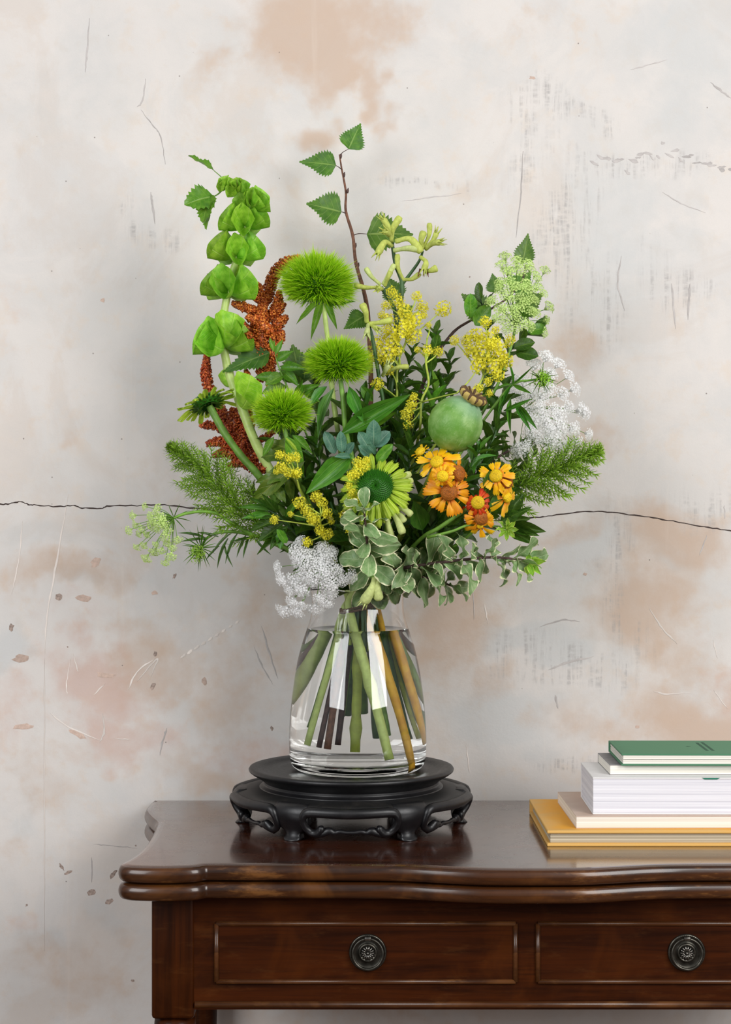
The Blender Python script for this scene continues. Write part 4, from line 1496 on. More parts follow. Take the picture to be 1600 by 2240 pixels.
# ---- coneflowers
def coneflower(pl, c, nrm, rdisk, R, npet, kind, dome, up, wpet, sunk=.3, rows=1):
    nrm = nrm.normalized()
    q = nrm.to_track_quat('Z', 'Y')
    M = Matrix.Translation(c) @ q.to_matrix().to_4x4()
    mb = MB()
    prof = []
    for k in range(9):
        u = 1 - k / 8
        prof.append((rdisk * .9 * u, rdisk * (dome * (1 - u * u) - sunk * max(0, 1 - u / .45) ** 2 * .8)))
    mb.lathe([(rdisk * .6, -rdisk * .3), (rdisk * .9, -rdisk * .1)] + prof, 24)
    nb = 330
    for k in range(nb):
        u = math.sqrt((k + .5) / nb)
        a = k * 2.39996
        r = rdisk * .93 * u
        z = rdisk * (dome * (1 - u * u) - sunk * max(0, 1 - u / .45) ** 2 * .8)
        h = rdisk * lerp(.1, .17, u)
        w = rdisk * .052
        ca, sa = math.cos(a), math.sin(a)
        tl = (1 + .12 * u)
        mb.add([(r * ca + w, r * sa, z), (r * ca - w * .5, r * sa + w * .87, z), (r * ca - w * .5, r * sa - w * .87, z), (r * ca * tl, r * sa * tl, z + h)], [(0, 1, 3), (1, 2, 3), (2, 0, 3)])
    link('flower_cone', mb.mesh('flower_cone', M_CONE, False), M, pl.root, 'stuff')
    rot = q.to_matrix()
    for row in range(rows):
        for k in range(npet):
            a = 2 * PI * (k + .5 * row) / npet + pl.rs.uniform(-.06, .06)
            rad = rot @ Vector((math.cos(a), math.sin(a), 0))
            lift = up + pl.rs.uniform(-.12, .12) - .25 * row
            d = rad * math.cos(lift) + nrm * math.sin(lift)
            nn = nrm * math.cos(lift) - rad * math.sin(lift)
            L = (R - rdisk * .8) * pl.rs.uniform(.88, 1.08)
            leaf3(pl.root, kind, c + rad * rdisk * .8 - nrm * rdisk * (.08 + .08 * row), d, nn, L, wpet, pl.rs, 'petal')
    return M


e1 = Plant('green_coneflower', 'lime green coneflower facing out at the front of the bouquet', 'flower',
           [(824, 1075, -.165), (822, 1120, -.14), (812, 1200, -.08), (800, 1270, -.03)], 9.5, ST_PALE, (852, 1647, -.06), 7, seg=10, node=(.12,), nk=(-.014, -.018))
coneflower(e1, P(822, 1064, DC - .178), Vector((-.02, -1, .38)), S(42, 2.21), S(80, 2.21), 22, 'ray', .4, .15, S(13, 2.21), .5, 2)
e2 = Plant('green_coneflower', 'green coneflower seen from below on a thick bare leaning stem', 'flower',
           [(458, 888, -.03), (468, 906, -.03), (492, 948, -.035), (530, 1000, -.04), (575, 1052, -.04), (680, 1200, -.02)], 8.5, ST_G, (791, 1568, .05), 8, seg=10)
n2 = Vector((-.36, .30, .85))
coneflower(e2, P(452, 880, DC - .03), n2, S(36), S(64), 22, 'ray', .35, .35, S(13))
for row in range(3):
    for k in range(15):
        a = 2 * PI * (k + .5 * row) / 15
        q = n2.normalized().to_track_quat('Z', 'Y').to_matrix()
        rad = q @ Vector((math.cos(a), math.sin(a), 0))
        nn = n2.normalized()
        leaf3(e2.root, 'bract', P(455, 887, DC - .03) + rad * S(14 + 6 * row) - nn * S(4 - 2 * row), rad * .9 - nn * (.5 - .3 * row), nn + rad * .3, S(17), S(7), e2.rs, 'bract')


# ---- kangaroo paws
def paw(pl, A, B, bend=(0, 0), r=6, lobes=0, mat=None, o2=None):
    a, b = P(A[0], A[1], DC + A[2]), P(B[0], B[1], DC + B[2])
    mid = (a + b) / 2 + Vector((S(bend[0]), -.004, -S(bend[1])))
    sp = spline([tuple(a), tuple(mid), tuple(b)], 6)
    n = len(sp)
    prof = [.62, .66, .62, .62, .66, .72, .8, .86, .92, .98, 1.05, 1.02, .72]
    if lobes:
        prof[-2:] = [1.0, .85]
    rad = [S(r) * prof[min(i, 12)] for i in range(n)]
    mb = MB()
    mb.tube(sp, rad, 9)
    T = (Vector(sp[-1].tolist()) - Vector(sp[-2].tolist())).normalized()
    e = Vector(sp[-1].tolist())
    for k in range(lobes):
        v = Quaternion(T, 2 * PI * k / lobes) @ T.orthogonal().normalized()
        p0 = e + v * S(r) * .62 - T * S(3)
        mb.tube([p0, p0 + T * S(7) + v * S(2.0), p0 + T * S(16) + v * S(5)], [S(3.1), S(2.7), S(.5)], 6, True, .6)
    part('paw_flower', mb, mat or pl.rs.choice([M_KANG, M_KANGP]), pl.root)


k1 = Plant('kangaroo_paw', 'pale yellow kangaroo paw with forked stem beside the birch twig', 'flower',
           [(858, 530, .02), (866, 580, .02), (880, 622, .02), (872, 700, .02), (860, 820, .01), (835, 1000, 0), (805, 1200, 0)], 8, ST_DK, (824, 1615, .02), 4, node=(.08,))
k1.branch([(880, 622, .02), (900, 596, .02), (918, 570, .015), (926, 548, .01)], 4.5, ST_DK)
for A, B, bd, r, lb in [((858, 530, .02), (838, 478, .01), (3, -4), 7, 5), ((857, 522, .02), (876, 474, .01), (-6, 2), 8, 0), ((852, 515, .02), (842, 505, 0), (0, 0), 8, 5), ((858, 538, .02), (826, 556, 0), (0, -16), 8, 5),
                        ((866, 528, .01), (922, 552, 0), (4, -16), 9, 0), ((862, 548, .01), (918, 545, 0), (0, -2), 8, 0), ((924, 545, .01), (928, 506, 0), (-4, 0), 8, 0), ((926, 542, .01), (940, 488, 0), (6, 0), 6, 0),
                        ((930, 542, .01), (956, 508, 0), (4, 2), 6, 5), ((932, 545, .01), (964, 530, -.01), (0, -4), 7, 5), ((920, 562, .01), (928, 590, 0), (8, -2), 7, 5), ((932, 594, .01), (957, 586, 0), (0, 2), 8, 0),
                        ((884, 615, .02), (870, 556, .01), (-6, 0), 6, 0), ((884, 612, .02), (920, 598, .01), (0, 6), 6, 0)]:
    paw(k1, A, B, bd, r, lb)
mb = MB()
for dx in (-8, 0, 6):
    a = P(928 + dx, 588, DC + .005)
    mb.tube([a, a + Vector((S(dx * .3), 0, -S(9))), a + Vector((S(dx * .6), 0, -S(18)))], [S(2.5), S(2.2), S(.4)], 5)
part('red_bract', mb, M_RED, k1.root, True, 'stuff')
k2 = Plant('kangaroo_paw', 'pale kangaroo paw with flowers starring out beside the topmost pompom', 'flower',
           [(834, 628, .02), (848, 650, .02), (866, 690, .03), (862, 800, .02), (830, 1000, .01), (800, 1200, 0)], 7, ST_DK, (880, 1622, .035), 4)
for A, B, bd, r, lb in [((832, 628, .02), (776, 624, .0), (0, 4), 6, 0), ((832, 622, .02), (800, 586, .01), (-3, 2), 6, 0), ((838, 622, .02), (864, 578, .01), (0, 0), 6, 0), ((842, 626, .02), (856, 592, .01), (0, 0), 6, 0),
                        ((836, 632, .02), (826, 632, -.01), (0, 0), 7, 5)]:
    paw(k2, A, B, bd, r, lb)
k3 = Plant('kangaroo_paw', 'small pale kangaroo paw with three flowers above the middle pompom', 'flower',
           [(806, 712, -.02), (815, 740, -.02), (830, 830, -.02), (840, 930, -.03), (815, 1150, -.02)], 5, ST_DK, (764, 1574, .055), 4)
for A, B, bd, r, lb in [((803, 705, -.02), (792, 664, -.03), (3, 0), 8, 0), ((808, 708, -.02), (858, 700, -.03), (0, 2), 7, 0), ((806, 710, -.02), (803, 732, -.04), (0, 0), 7, 5), ((812, 712, -.02), (826, 720, -.04), (0, 0), 6, 5),
                        ((845, 815, -.02), (895, 802, -.03), (0, -4), 6, 0), ((838, 822, -.02), (850, 798, -.03), (0, 0), 7, 5)]:
    paw(k3, A, B, bd, r, lb)
k4 = Plant('kangaroo_paw', 'kangaroo paw stem with club shaped flowers poking out round the front coneflower', 'flower',
           [(858, 1090, -.13), (850, 1130, -.12), (840, 1200, -.08), (810, 1270, -.03)], 6, ST_G, (842, 1612, .03), 5)
for A, B, bd, r, lb in [((850, 1062, -.15), (899, 1036, -.15), (0, -3), 7, 0), ((858, 1068, -.15), (903, 1050, -.15), (0, 0), 7, 0), ((858, 1110, -.16), (902, 1127, -.17), (4, -4), 7, 0), ((852, 1112, -.16), (882, 1168, -.17), (3, 0), 8, 0),
                        ((843, 1108, -.16), (858, 1178, -.16), (-2, 0), 7, 0), ((862, 1115, -.16), (884, 1142, -.165), (4, 0), 8, 0)]:
    paw(k4, A, B, bd, r, lb, M_KANGP)
k5 = Plant('kangaroo_paw', 'two pale green kangaroo paw flowers hanging down over the vase rim', 'flower',
           [(826, 1262, -.135), (815, 1262, -.12), (800, 1272, -.08)], 3.5, ST_G, None, 3.5)
paw(k5, (822, 1264, -.135), (796, 1318, -.13), (4, -2), 11, 5, M_KANGP)
paw(k5, (829, 1262, -.135), (829, 1312, -.13), (-3, 0), 10, 0, M_KANGP)


# ---- lady's mantle
def floret_cluster(name, mat, seed, n, flat, size, petals=5, core=None):
    rs = random.Random(seed)
    mb = MB()
    for k in range(n):
        z = 1 - 2 * (k + .5) / n
        a = k * 2.39996
        r = math.sqrt(1 - z * z)
        d = Vector((r * math.cos(a), r * math.sin(a), z))
        c = d * rs.uniform(.55, 1.0)
        c.z *= flat
        nn = (d + Vector((rs.gauss(0, .4), rs.gauss(0, .4), rs.gauss(0, .4)))).normalized()
        s = nn.orthogonal().normalized()
        sz = size * rs.uniform(.7, 1.25)
        b = len(mb.v)
        mb.v.append(tuple(c - nn * sz * .2))
        for j in range(2 * petals):
            v = Quaternion(nn, PI * j / petals) @ s
            mb.v.append(tuple(c + v * sz * (1.0 if j % 2 == 0 else .45) + nn * sz * (.25 if j % 2 == 0 else .1)))
        for j in range(2 * petals):
            mb.f.append((b, b + 1 + j, b + 1 + (j + 1) % (2 * petals)))
        if k % 3 == 0:
            mb.tube([Vector((0, 0, -.25 * flat)), c * .6 + Vector((0, 0, -.1)), c], [.025, .018, .012], 3, False)
    return mb.mesh(name, mat, False)


YCL = [floret_cluster('yellow_florets', M_YEL, k, 64, 1.0, .24) for k in range(4)]


def mantle(pl, lst):
    """lst: clusters (px, py, off, radius px, parent branch point)"""
    for x, y, o, r, bx, by, bo in lst:
        pl.branch([(bx, by, bo), ((x + bx) / 2 + 3, (y + by) / 2, (o + bo) / 2), (x, y, o)], 2.0, ST_YG, 'branch', 1.1)
        M = Matrix.Translation(P(x, y, DC + o)) @ Matrix.Rotation(pl.rs.uniform(0, 6), 4, Vector((pl.rs.random(), pl.rs.random(), 1)).normalized()) @ Matrix.Diagonal((S(r), S(r), S(r) * pl.rs.uniform(.8, 1.2), 1))
        link('flower_cluster', pl.rs.choice(YCL), M, pl.root, 'stuff')


m1 = Plant('ladys_mantle', 'tall spray of frothy yellow lady\'s mantle below the kangaroo paws', 'flower',
           [(885, 690, -.01), (890, 740, -.01), (870, 800, -.01), (868, 880, -.01), (850, 1000, 0), (815, 1180, 0)], 3.5, ST_YG, (735, 1560, .06), 2)
mantle(m1, [(858, 640, 0, 14, 885, 690, -.01), (872, 660, -.01, 15, 885, 690, -.01), (846, 668, 0, 12, 885, 700, -.01), (912, 648, 0, 13, 888, 700, -.01), (924, 672, 0, 16, 888, 700, -.01), (884, 684, -.02, 20, 888, 720, -.01),
            (905, 700, -.01, 22, 888, 735, -.01), (850, 700, -.01, 15, 885, 730, -.01), (880, 722, -.03, 24, 890, 745, -.01), (905, 735, -.02, 18, 890, 750, -.01), (858, 742, -.02, 22, 885, 770, -.01), (828, 752, -.01, 22, 875, 800, -.01),
            (845, 778, -.02, 22, 872, 800, -.01), (868, 768, -.02, 16, 875, 800, -.01), (820, 782, -.01, 15, 872, 810, -.01), (970, 676, 0, 19, 895, 740, -.01), (928, 690, 0, 9, 890, 735, -.01), (852, 810, -.02, 13, 868, 840, -.01),
            (826, 840, -.03, 14, 868, 870, -.01), (895, 712, -.03, 15, 888, 740, -.01), (846, 722, -.02, 14, 880, 760, -.01), (835, 690, .0, 10, 875, 740, -.01)])
m2 = Plant('ladys_mantle', 'spray of frothy yellow lady\'s mantle above the poppy seed pod', 'flower',
           [(1062, 780, -.06), (1055, 830, -.06), (1020, 880, -.06), (960, 960, -.05), (850, 1150, -.02)], 3.5, ST_YG, (897, 1622, .04), 2)
mantle(m2, [(1062, 705, -.04, 15, 1065, 770, -.06), (1040, 735, -.05, 20, 1062, 780, -.06), (1065, 745, -.06, 22, 1062, 780, -.06), (1030, 765, -.05, 18, 1062, 790, -.06), (1055, 775, -.07, 24, 1062, 800, -.06), (1090, 770, -.06, 22, 1065, 800, -.06),
            (1105, 790, -.06, 20, 1065, 810, -.06), (1080, 800, -.07, 20, 1060, 820, -.06), (1045, 800, -.07, 17, 1058, 820, -.06), (1090, 820, -.07, 16, 1060, 830, -.06), (1115, 745, -.05, 13, 1070, 790, -.06), (1085, 722, -.05, 11, 1065, 770, -.06),
            (995, 745, -.03, 12, 1050, 820, -.05), (1020, 745, -.03, 13, 1055, 800, -.05), (1048, 850, -.1, 12, 1035, 870, -.06), (1068, 835, -.1, 11, 1040, 865, -.06), (1072, 860, -.11, 9, 1040, 870, -.06), (1080, 752, -.08, 18, 1064, 790, -.06)])
m3 = Plant('ladys_mantle', 'thin zigzag lady\'s mantle stem with few yellow blossoms beside the poppy pod', 'flower',
           [(935, 740, -.02), (932, 790, -.04), (938, 840, -.06), (922, 880, -.08), (915, 960, -.08), (860, 1150, -.04)], 3.2, ST_YG, None, 2)
mantle(m3, [(900, 885, -.1, 13, 922, 880, -.08), (890, 905, -.1, 15, 922, 890, -.08), (893, 930, -.1, 12, 920, 900, -.08), (935, 768, -.03, 14, 932, 790, -.04), (960, 770, -.03, 13, 932, 795, -.04), (915, 765, -.02, 9, 934, 790, -.04),
            (938, 712, -.01, 8, 935, 740, -.02), (905, 868, -.1, 9, 922, 880, -.08)])
m3.branch([(922, 880, -.08), (965, 868, -.1), (1000, 860, -.12)], 2.2, ST_YG)
m3.branch([(1000, 860, -.12), (1025, 835, -.1), (1042, 812, -.08)], 1.8, ST_YG)
m4 = Plant('ladys_mantle', 'small yellow lady\'s mantle blossoms between pompom and dark lance leaf', 'flower',
           [(650, 1048, -.13), (660, 1080, -.12), (690, 1150, -.08), (740, 1250, -.03)], 3, ST_YG, None, 2)
mantle(m4, [(613, 995, -.14, 12, 645, 1040, -.13), (632, 1002, -.14, 12, 645, 1040, -.13), (616, 1022, -.14, 14, 648, 1048, -.13), (648, 1000, -.14, 11, 650, 1045, -.13), (632, 1035, -.14, 13, 650, 1048, -.13), (650, 1035, -.14, 12, 652, 1048, -.13), (605, 1032, -.14, 8, 640, 1045, -.13)])
m5 = Plant('ladys_mantle', 'yellow lady\'s mantle spray above the lower white ammi head', 'flower',
           [(700, 1130, -.15), (705, 1165, -.13), (730, 1220, -.08), (765, 1280, -.03)], 3, ST_YG, None, 2)
mantle(m5, [(655, 1100, -.15, 15, 700, 1125, -.15), (672, 1118, -.15, 14, 700, 1130, -.15), (692, 1085, -.15, 13, 702, 1125, -.15), (705, 1100, -.15, 13, 702, 1130, -.15), (685, 1135, -.16, 15, 702, 1140, -.15), (715, 1122, -.15, 13, 702, 1140, -.15),
            (700, 1160, -.15, 12, 704, 1160, -.13), (716, 1168, -.15, 13, 706, 1165, -.13), (601, 1137, -.14, 10, 690, 1150, -.14), (672, 1186, -.14, 12, 708, 1170, -.13), (636, 1125, -.15, 7, 690, 1140, -.15), (725, 1140, -.14, 8, 704, 1150, -.14)])
m6 = Plant('ladys_mantle', 'yellow lady\'s mantle blossoms against the rim of the front coneflower', 'flower',
           [(778, 1040, -.17), (775, 1080, -.16), (770, 1150, -.12), (780, 1260, -.04)], 3, ST_YG, None, 2)
mantle(m6, [(785, 1012, -.18, 13, 778, 1045, -.17), (797, 1020, -.18, 13, 780, 1045, -.17), (770, 1040, -.18, 12, 778, 1060, -.17), (782, 1032, -.18, 13, 778, 1055, -.17), (764, 1062, -.17, 10, 776, 1075, -.16), (803, 1006, -.18, 8, 785, 1040, -.17),
            (780, 1095, -.18, 11, 775, 1095, -.16), (770, 1078, -.18, 11, 775, 1090, -.16), (752, 1128, -.14, 11, 772, 1140, -.13), (765, 1160, -.14, 10, 772, 1160, -.12)])


# ---- ammi
def umbellet_mesh(seed, mat, n=46, dome=.45, size=.13):
    rs = random.Random(seed)
    mb = MB()
    for k in range(n):
        u = math.sqrt((k + .5) / n)
        a = k * 2.39996
        c = Vector((u * math.cos(a), u * math.sin(a), dome * (1 - u * u) + rs.uniform(-.1, .1)))
        c *= rs.uniform(.9, 1.08)
        nn = (Vector((c.x * .8, c.y * .8, .8)) + Vector((rs.gauss(0, .25), rs.gauss(0, .25), rs.gauss(0, .25)))).normalized()
        s = nn.orthogonal().normalized()
        sz = size * rs.uniform(.75, 1.2)
        b = len(mb.v)
        mb.v.append(tuple(c))
        for j in range(10):
            v = Quaternion(nn, PI * j / 5) @ s
            mb.v.append(tuple(c + v * sz * (1.0 if j % 2 == 0 else .4) + nn * sz * .3))
        for j in range(10):
            mb.f.append((b, b + 1 + j, b + 1 + (j + 1) % 10))
        mb.tube([Vector((0, 0, -.75)), c * .55 + Vector((0, 0, -.22)), c], [.02, .016, .016], 3, False)
    return mb.mesh('umbellet', mat, False)


UW = [umbellet_mesh(k, M_WHITE, 56, .5, .19) for k in range(3)]
UG = [umbellet_mesh(10 + k, M_GREENW, 34, .7, .25) for k in range(3)]


def umbel(pl, hub, spots, size, meshes, mat=ST_G, droop=.0, ray=1.1):
    h = P(hub[0], hub[1], DC + hub[2])
    mb = MB()
    for x, y, o in spots:
        p = P(x, y, DC + o)
        d = (p - h)
        nn = (d.normalized() + Vector((0, -.35, .1 - droop))).normalized()
        sz = S(size) * pl.rs.uniform(.8, 1.2)
        mid = h.lerp(p, .5) + Vector((0, 0, S(4)))
        mb.tube([Vector(q.tolist()) for q in spline([tuple(h), tuple(mid), tuple(p - nn * sz * .6)], 4)], S(ray), 4)
        M = Matrix.Translation(p) @ nn.to_track_quat('Z', 'Y').to_matrix().to_4x4() @ Matrix.Rotation(pl.rs.uniform(0, 6), 4, 'Z') @ Matrix.Scale(sz, 4)
        link('umbellet', pl.rs.choice(meshes), M, pl.root, 'stuff')
    part('umbel_rays', mb, mat, pl.root, True, 'stuff')


def ell(cx, cy, rx, ry, n, o, bulge, seed, rot=0.0, jit=.08):
    rs = random.Random(seed)
    out = []
    for k in range(n):
        u = math.sqrt((k + .5) / n)
        a = k * 2.39996
        x, y = u * math.cos(a) + rs.gauss(0, jit), u * math.sin(a) + rs.gauss(0, jit)
        X, Y = x * rx, y * ry
        out.append((cx + X * math.cos(rot) - Y * math.sin(rot), cy + X * math.sin(rot) + Y * math.cos(rot), o - bulge * (1 - u * u)))
    return out


a1 = Plant('white_ammi', 'lacy white ammi head spreading above a feathery asparagus fern plume', 'flower',
           [(1150, 895, .03), (1120, 910, .02), (1050, 970, .0), (930, 1100, -.02), (820, 1250, 0)], 6, ST_G, (905, 1618, .05), 3.5, 'white ammi heads')
umbel(a1, (1150, 895, .03), [(1195, 780, .0), (1222, 795, 0), (1170, 798, .01), (1245, 822, 0), (1145, 835, .01), (1205, 818, -.01), (1258, 850, .0), (1165, 862, -.01), (1122, 858, 0), (1200, 850, -.02), (1232, 862, -.01), (1180, 890, -.03),
                             (1212, 895, -.03), (1245, 892, -.01), (1272, 898, .01), (1168, 925, -.03), (1195, 930, -.03), (1225, 935, -.03), (1255, 940, -.01), (1288, 950, .01), (1180, 958, -.03), (1210, 965, -.03), (1150, 975, -.03), (1238, 975, -.02),
                             (1135, 985, -.04), (1262, 968, 0), (1282, 905, .01), (1130, 835, .01), (1156, 905, -.02), (1190, 910, -.03), (1140, 870, -.01), (1160, 945, -.03), (1205, 945, -.035), (1225, 910, -.03), (1186, 868, -.02)], 18, UW, ray=.7)
a2 = Plant('white_ammi', 'lacy white ammi head drooping in front of the vase rim', 'flower',
           [(700, 1240, -.11), (725, 1245, -.09), (755, 1265, -.05)], 5, ST_G, (751, 1572, .035), 3, 'white ammi heads')
umbel(a2, (705, 1238, -.10), [(656, 1184, -.12), (648, 1204, -.125), (666, 1212, -.13), (652, 1226, -.13), (705, 1202, -.13), (726, 1206, -.13), (690, 1216, -.13), (674, 1236, -.14), (697, 1236, -.14), (718, 1228, -.14), (712, 1254, -.145), (738, 1250, -.14),
                              (768, 1262, -.13), (750, 1270, -.135), (608, 1240, -.11), (616, 1266, -.12), (640, 1270, -.12), (662, 1262, -.13), (686, 1268, -.14), (634, 1292, -.12), (660, 1290, -.13), (640, 1316, -.12), (622, 1336, -.11), (660, 1324, -.12), (650, 1338, -.115),
                              (700, 1308, -.13), (726, 1300, -.13), (716, 1322, -.125), (690, 1332, -.115), (722, 1280, -.14)], 17.5, UW, droop=.15, ray=.7)
a3 = Plant('green_ammi', 'pale green ammi head standing upright in front of birch leaves', 'flower',
           [(1128, 715, .0), (1118, 760, .0), (1090, 840, -.01), (1020, 960, -.01), (900, 1120, 0), (815, 1240, 0)], 4, ST_G, (915, 1500, .055), 3)
umbel(a3, (1128, 712, .0), ell(1135, 645, 58, 84, 44, -.02, .02, 4, .25) + [(1105, 562, 0), (1098, 580, 0), (1200, 672, 0), (1195, 700, .0), (1190, 728, 0)], 13, UG, ray=.8)
a4 = Plant('green_ammi', 'pale green ammi head arching far out over the wall crack', 'flower',
           [(380, 1133, -.06), (405, 1124, -.06), (440, 1119, -.06), (475, 1124, -.06), (508, 1145, -.06), (550, 1168, -.06), (660, 1215, -.05), (760, 1285, -.01)], 4.5, ST_G, None, 3)
umbel(a4, (380, 1134, -.06), [(318, 1108, -.06), (292, 1128, -.06), (297, 1148, -.06), (283, 1160, -.07), (312, 1156, -.06), (330, 1130, -.07), (346, 1112, -.07), (355, 1132, -.08), (345, 1158, -.08), (332, 1150, -.07), (300, 1196, -.06), (316, 1192, -.06),
                              (342, 1190, -.07), (368, 1188, -.08), (388, 1180, -.08), (378, 1198, -.08), (338, 1206, -.06), (354, 1203, -.07), (321, 1220, -.06), (362, 1230, -.07), (374, 1216, -.08), (360, 1145, -.085), (366, 1160, -.085), (322, 1168, -.06), (305, 1168, -.06), (340, 1125, -.08), (350, 1145, -.09), (335, 1140, -.08), (362, 1175, -.09)], 11, UG, ray=.7, droop=.3)
for k in range(9):
    a = math.radians(40 * k + 10)
    LF(a4, 'threadg', (381, 1133, -.06), (381 + 40 * math.cos(a), 1133 + 34 * math.sin(a), -.05 - .02 * (k % 2)), 2.2, 0, 'thread_bract')


def threads(pl, x, y, o, n, L, w, seed):
    rs = random.Random(seed)
    for k in range(n):
        a = 2 * PI * k / n + rs.uniform(-.2, .2)
        LF(pl, 'threadg', (x, y, o), (x + L * math.cos(a) * rs.uniform(.6, 1), y + L * math.sin(a) * rs.uniform(.6, 1), o - .02 * rs.random()), w, 0, 'thread_bract')


a5 = Plant('ammi_bud', 'nodding green ammi bud with thread bracts below the arching green ammi', 'flower bud',
           [(431, 1212, -.07), (442, 1196, -.07), (452, 1178, -.07), (480, 1165, -.07), (530, 1166, -.06), (600, 1190, -.05), (740, 1270, -.02)], 3.6, ST_G, None, 2.6)
umbel(a5, (438, 1204, -.07), [(428, 1210, -.075), (436, 1218, -.075), (424, 1202, -.075), (440, 1212, -.08), (434, 1206, -.085), (430, 1220, -.08)], 13, [floret_cluster('bud_florets', mat_plain('bud_green', lin(150, 190, 60), .6, .2, 200, .2), 3, 40, 1, .2)], ray=1)
threads(a5, 440, 1200, -.072, 20, 54, 2.2, 3)
for A, B in [((505, 1168, -.065), (462, 1205, -.08)), ((520, 1168, -.065), (488, 1228, -.08)), ((540, 1170, -.06), (518, 1220, -.07)), ((548, 1172, -.06), (532, 1222, -.07)), ((560, 1178, -.06), (590, 1214, -.07)), ((500, 1178, -.07), (470, 1240, -.08)),
             ((492, 1190, -.07), (506, 1240, -.08)), ((480, 1195, -.07), (450, 1226, -.08)), ((478, 1175, -.07), (430, 1165, -.08)), ((450, 1178, -.07), (392, 1160, -.08)), ((455, 1180, -.07), (395, 1185, -.08)), ((555, 1178, -.06), (505, 1186, -.08))]:
    LF(a5, 'thread', A, B, 6, 30)
a6 = Plant('ammi_bud', 'green ammi bud with thread bracts in front of a white ammi head', 'flower bud',
           [(1192, 828, -.05), (1160, 832, -.05), (1125, 840, -.05), (1080, 890, -.05), (960, 1060, -.04), (830, 1240, -.01)], 3.5, ST_G, None, 2.2)
umbel(a6, (1180, 830, -.05), [(1190, 822, -.06), (1198, 832, -.06), (1184, 836, -.06), (1194, 828, -.07), (1186, 820, -.06)], 14, [floret_cluster('bud_florets', mat_plain('bud_green_bright', lin(150, 200, 50), .6, .2, 200, .2), 4, 40, 1, .2)], ray=1)
threads(a6, 1184, 830, -.055, 18, 40, 2, 5)
for A, B, w in [((1122, 842, -.06), (1090, 900, -.08), 9), ((1122, 842, -.06), (1165, 862, -.08), 10), ((1122, 842, -.06), (1118, 790, -.07), 6), ((1122, 842, -.06), (1168, 800, -.07), 5), ((1112, 858, -.06), (1090, 905, -.08), 12),
                ((1128, 880, -.06), (1158, 938, -.08), 13), ((1135, 885, -.06), (1172, 935, -.08), 13), ((1118, 870, -.06), (1115, 945, -.08), 12), ((1100, 900, -.07), (1165, 872, -.08), 10), ((1122, 842, -.06), (1080, 852, -.07), 7)]:
    LF(a6, 'lance', A, B, w, 20)


# ---- asparagus fern
def frond_mesh(seed, nw, L, needle):
    """one branchlet, modelled in pixels of the photograph: a thin axis of length L with whorls of needles"""
    rs = random.Random(seed)
    mb = MB()
    mb.uv = []
    mb.tube([(0, 0, 0), (0, L * .5, L * .04), (0, L, 0)], [1.0, .9, .5], 4)
    mb.uv += [(.5, 0)] * len(mb.v)
    for i in range(nw):
        v = .06 + .94 * i / (nw - 1)
        for k in range(5):
            a = 2 * PI * k / 5 + i * .9
            d = Vector((math.cos(a) * .8, .62 + rs.uniform(-.12, .12) + .5 * (v > .95), math.sin(a) * .8)).normalized()
            ln = needle * rs.uniform(.8, 1.2)
            w = d.orthogonal().normalized() * .95
            c = Vector((0, v * L, L * .04 * math.sin(PI * v)))
            b = len(mb.v)
            mb.v += [tuple(c - w * .7), tuple(c + w * .7), tuple(c + d * ln * .6 + w), tuple(c + d * ln * .6 - w), tuple(c + d * ln)]
            mb.uv += [(0, 0), (1, 0), (1, .6), (0, .6), (.5, 1)]
            mb.f += [(b, b + 1, b + 2, b + 3), (b + 3, b + 2, b + 4)]
    return mb.mesh('fern_frond', M_NEEDLE, False)


FROND_S = [frond_mesh(k, 5, 26, 13) for k in range(3)]
FROND_L = [frond_mesh(k + 5, 9, 60, 15) for k in range(3)]


def fern(pl, n, wid, seed, k1=.5):
    """branchlets all round the upper stem; wid(t) length in px"""
    rs = random.Random(seed)
    pts = stem_pts(pl, 0, k1)
    m = len(pts)
    for i in range(n):
        t = i / n
        j = min(m - 2, int(t * (m - 1)))
        p = pts[j].lerp(pts[j + 1], t * (m - 1) - j)
        T = (pts[j] - pts[j + 1]).normalized()
        R = Quaternion(T, i * 2.39996) @ T.orthogonal().normalized()
        an = math.radians(lerp(14, 58, min(1, t * 2.6)) * rs.uniform(.8, 1.15))
        d = (T * math.cos(an) + R * math.sin(an)).normalized()
        L = wid(t) * rs.uniform(.8, 1.15)
        me, L0 = (FROND_S, 26.0) if L < 38 else (FROND_L, 60.0)
        z = d.orthogonal().normalized()
        x = d.cross(z)
        th = S(1.0)
        ly = th * L / L0
        M = Matrix(((x.x * th, d.x * ly, z.x * th, p.x), (x.y * th, d.y * ly, z.y * th, p.y), (x.z * th, d.z * ly, z.z * th, p.z), (0, 0, 0, 1)))
        link('frond', rs.choice(me), M, pl.root, 'stuff')


f1 = Plant('asparagus_fern', 'feathery asparagus fern plume under the reddish amaranthus tassels', 'fern',
           [(372, 976, -.04), (410, 1002, -.04), (455, 1045, -.045), (500, 1090, -.05), (545, 1130, -.055), (610, 1185, -.05), (720, 1265, -.02)], 3.2, ST_G, None, 1.4)
fern(f1, 120, lambda t: 7 + 70 * min(1, t * 2.0), 2, .55)
f2 = Plant('asparagus_fern', 'feathery asparagus fern plume directly below a white ammi head', 'fern',
           [(1310, 986, -.02), (1275, 1000, -.02), (1225, 1022, -.02), (1175, 1045, -.025), (1120, 1070, -.03), (1020, 1130, -.03), (860, 1250, -.01)], 3.2, ST_G, (872, 1545, .06), 1.4)
fern(f2, 110, lambda t: 7 + 66 * min(1, t * 2.1), 3, .5)

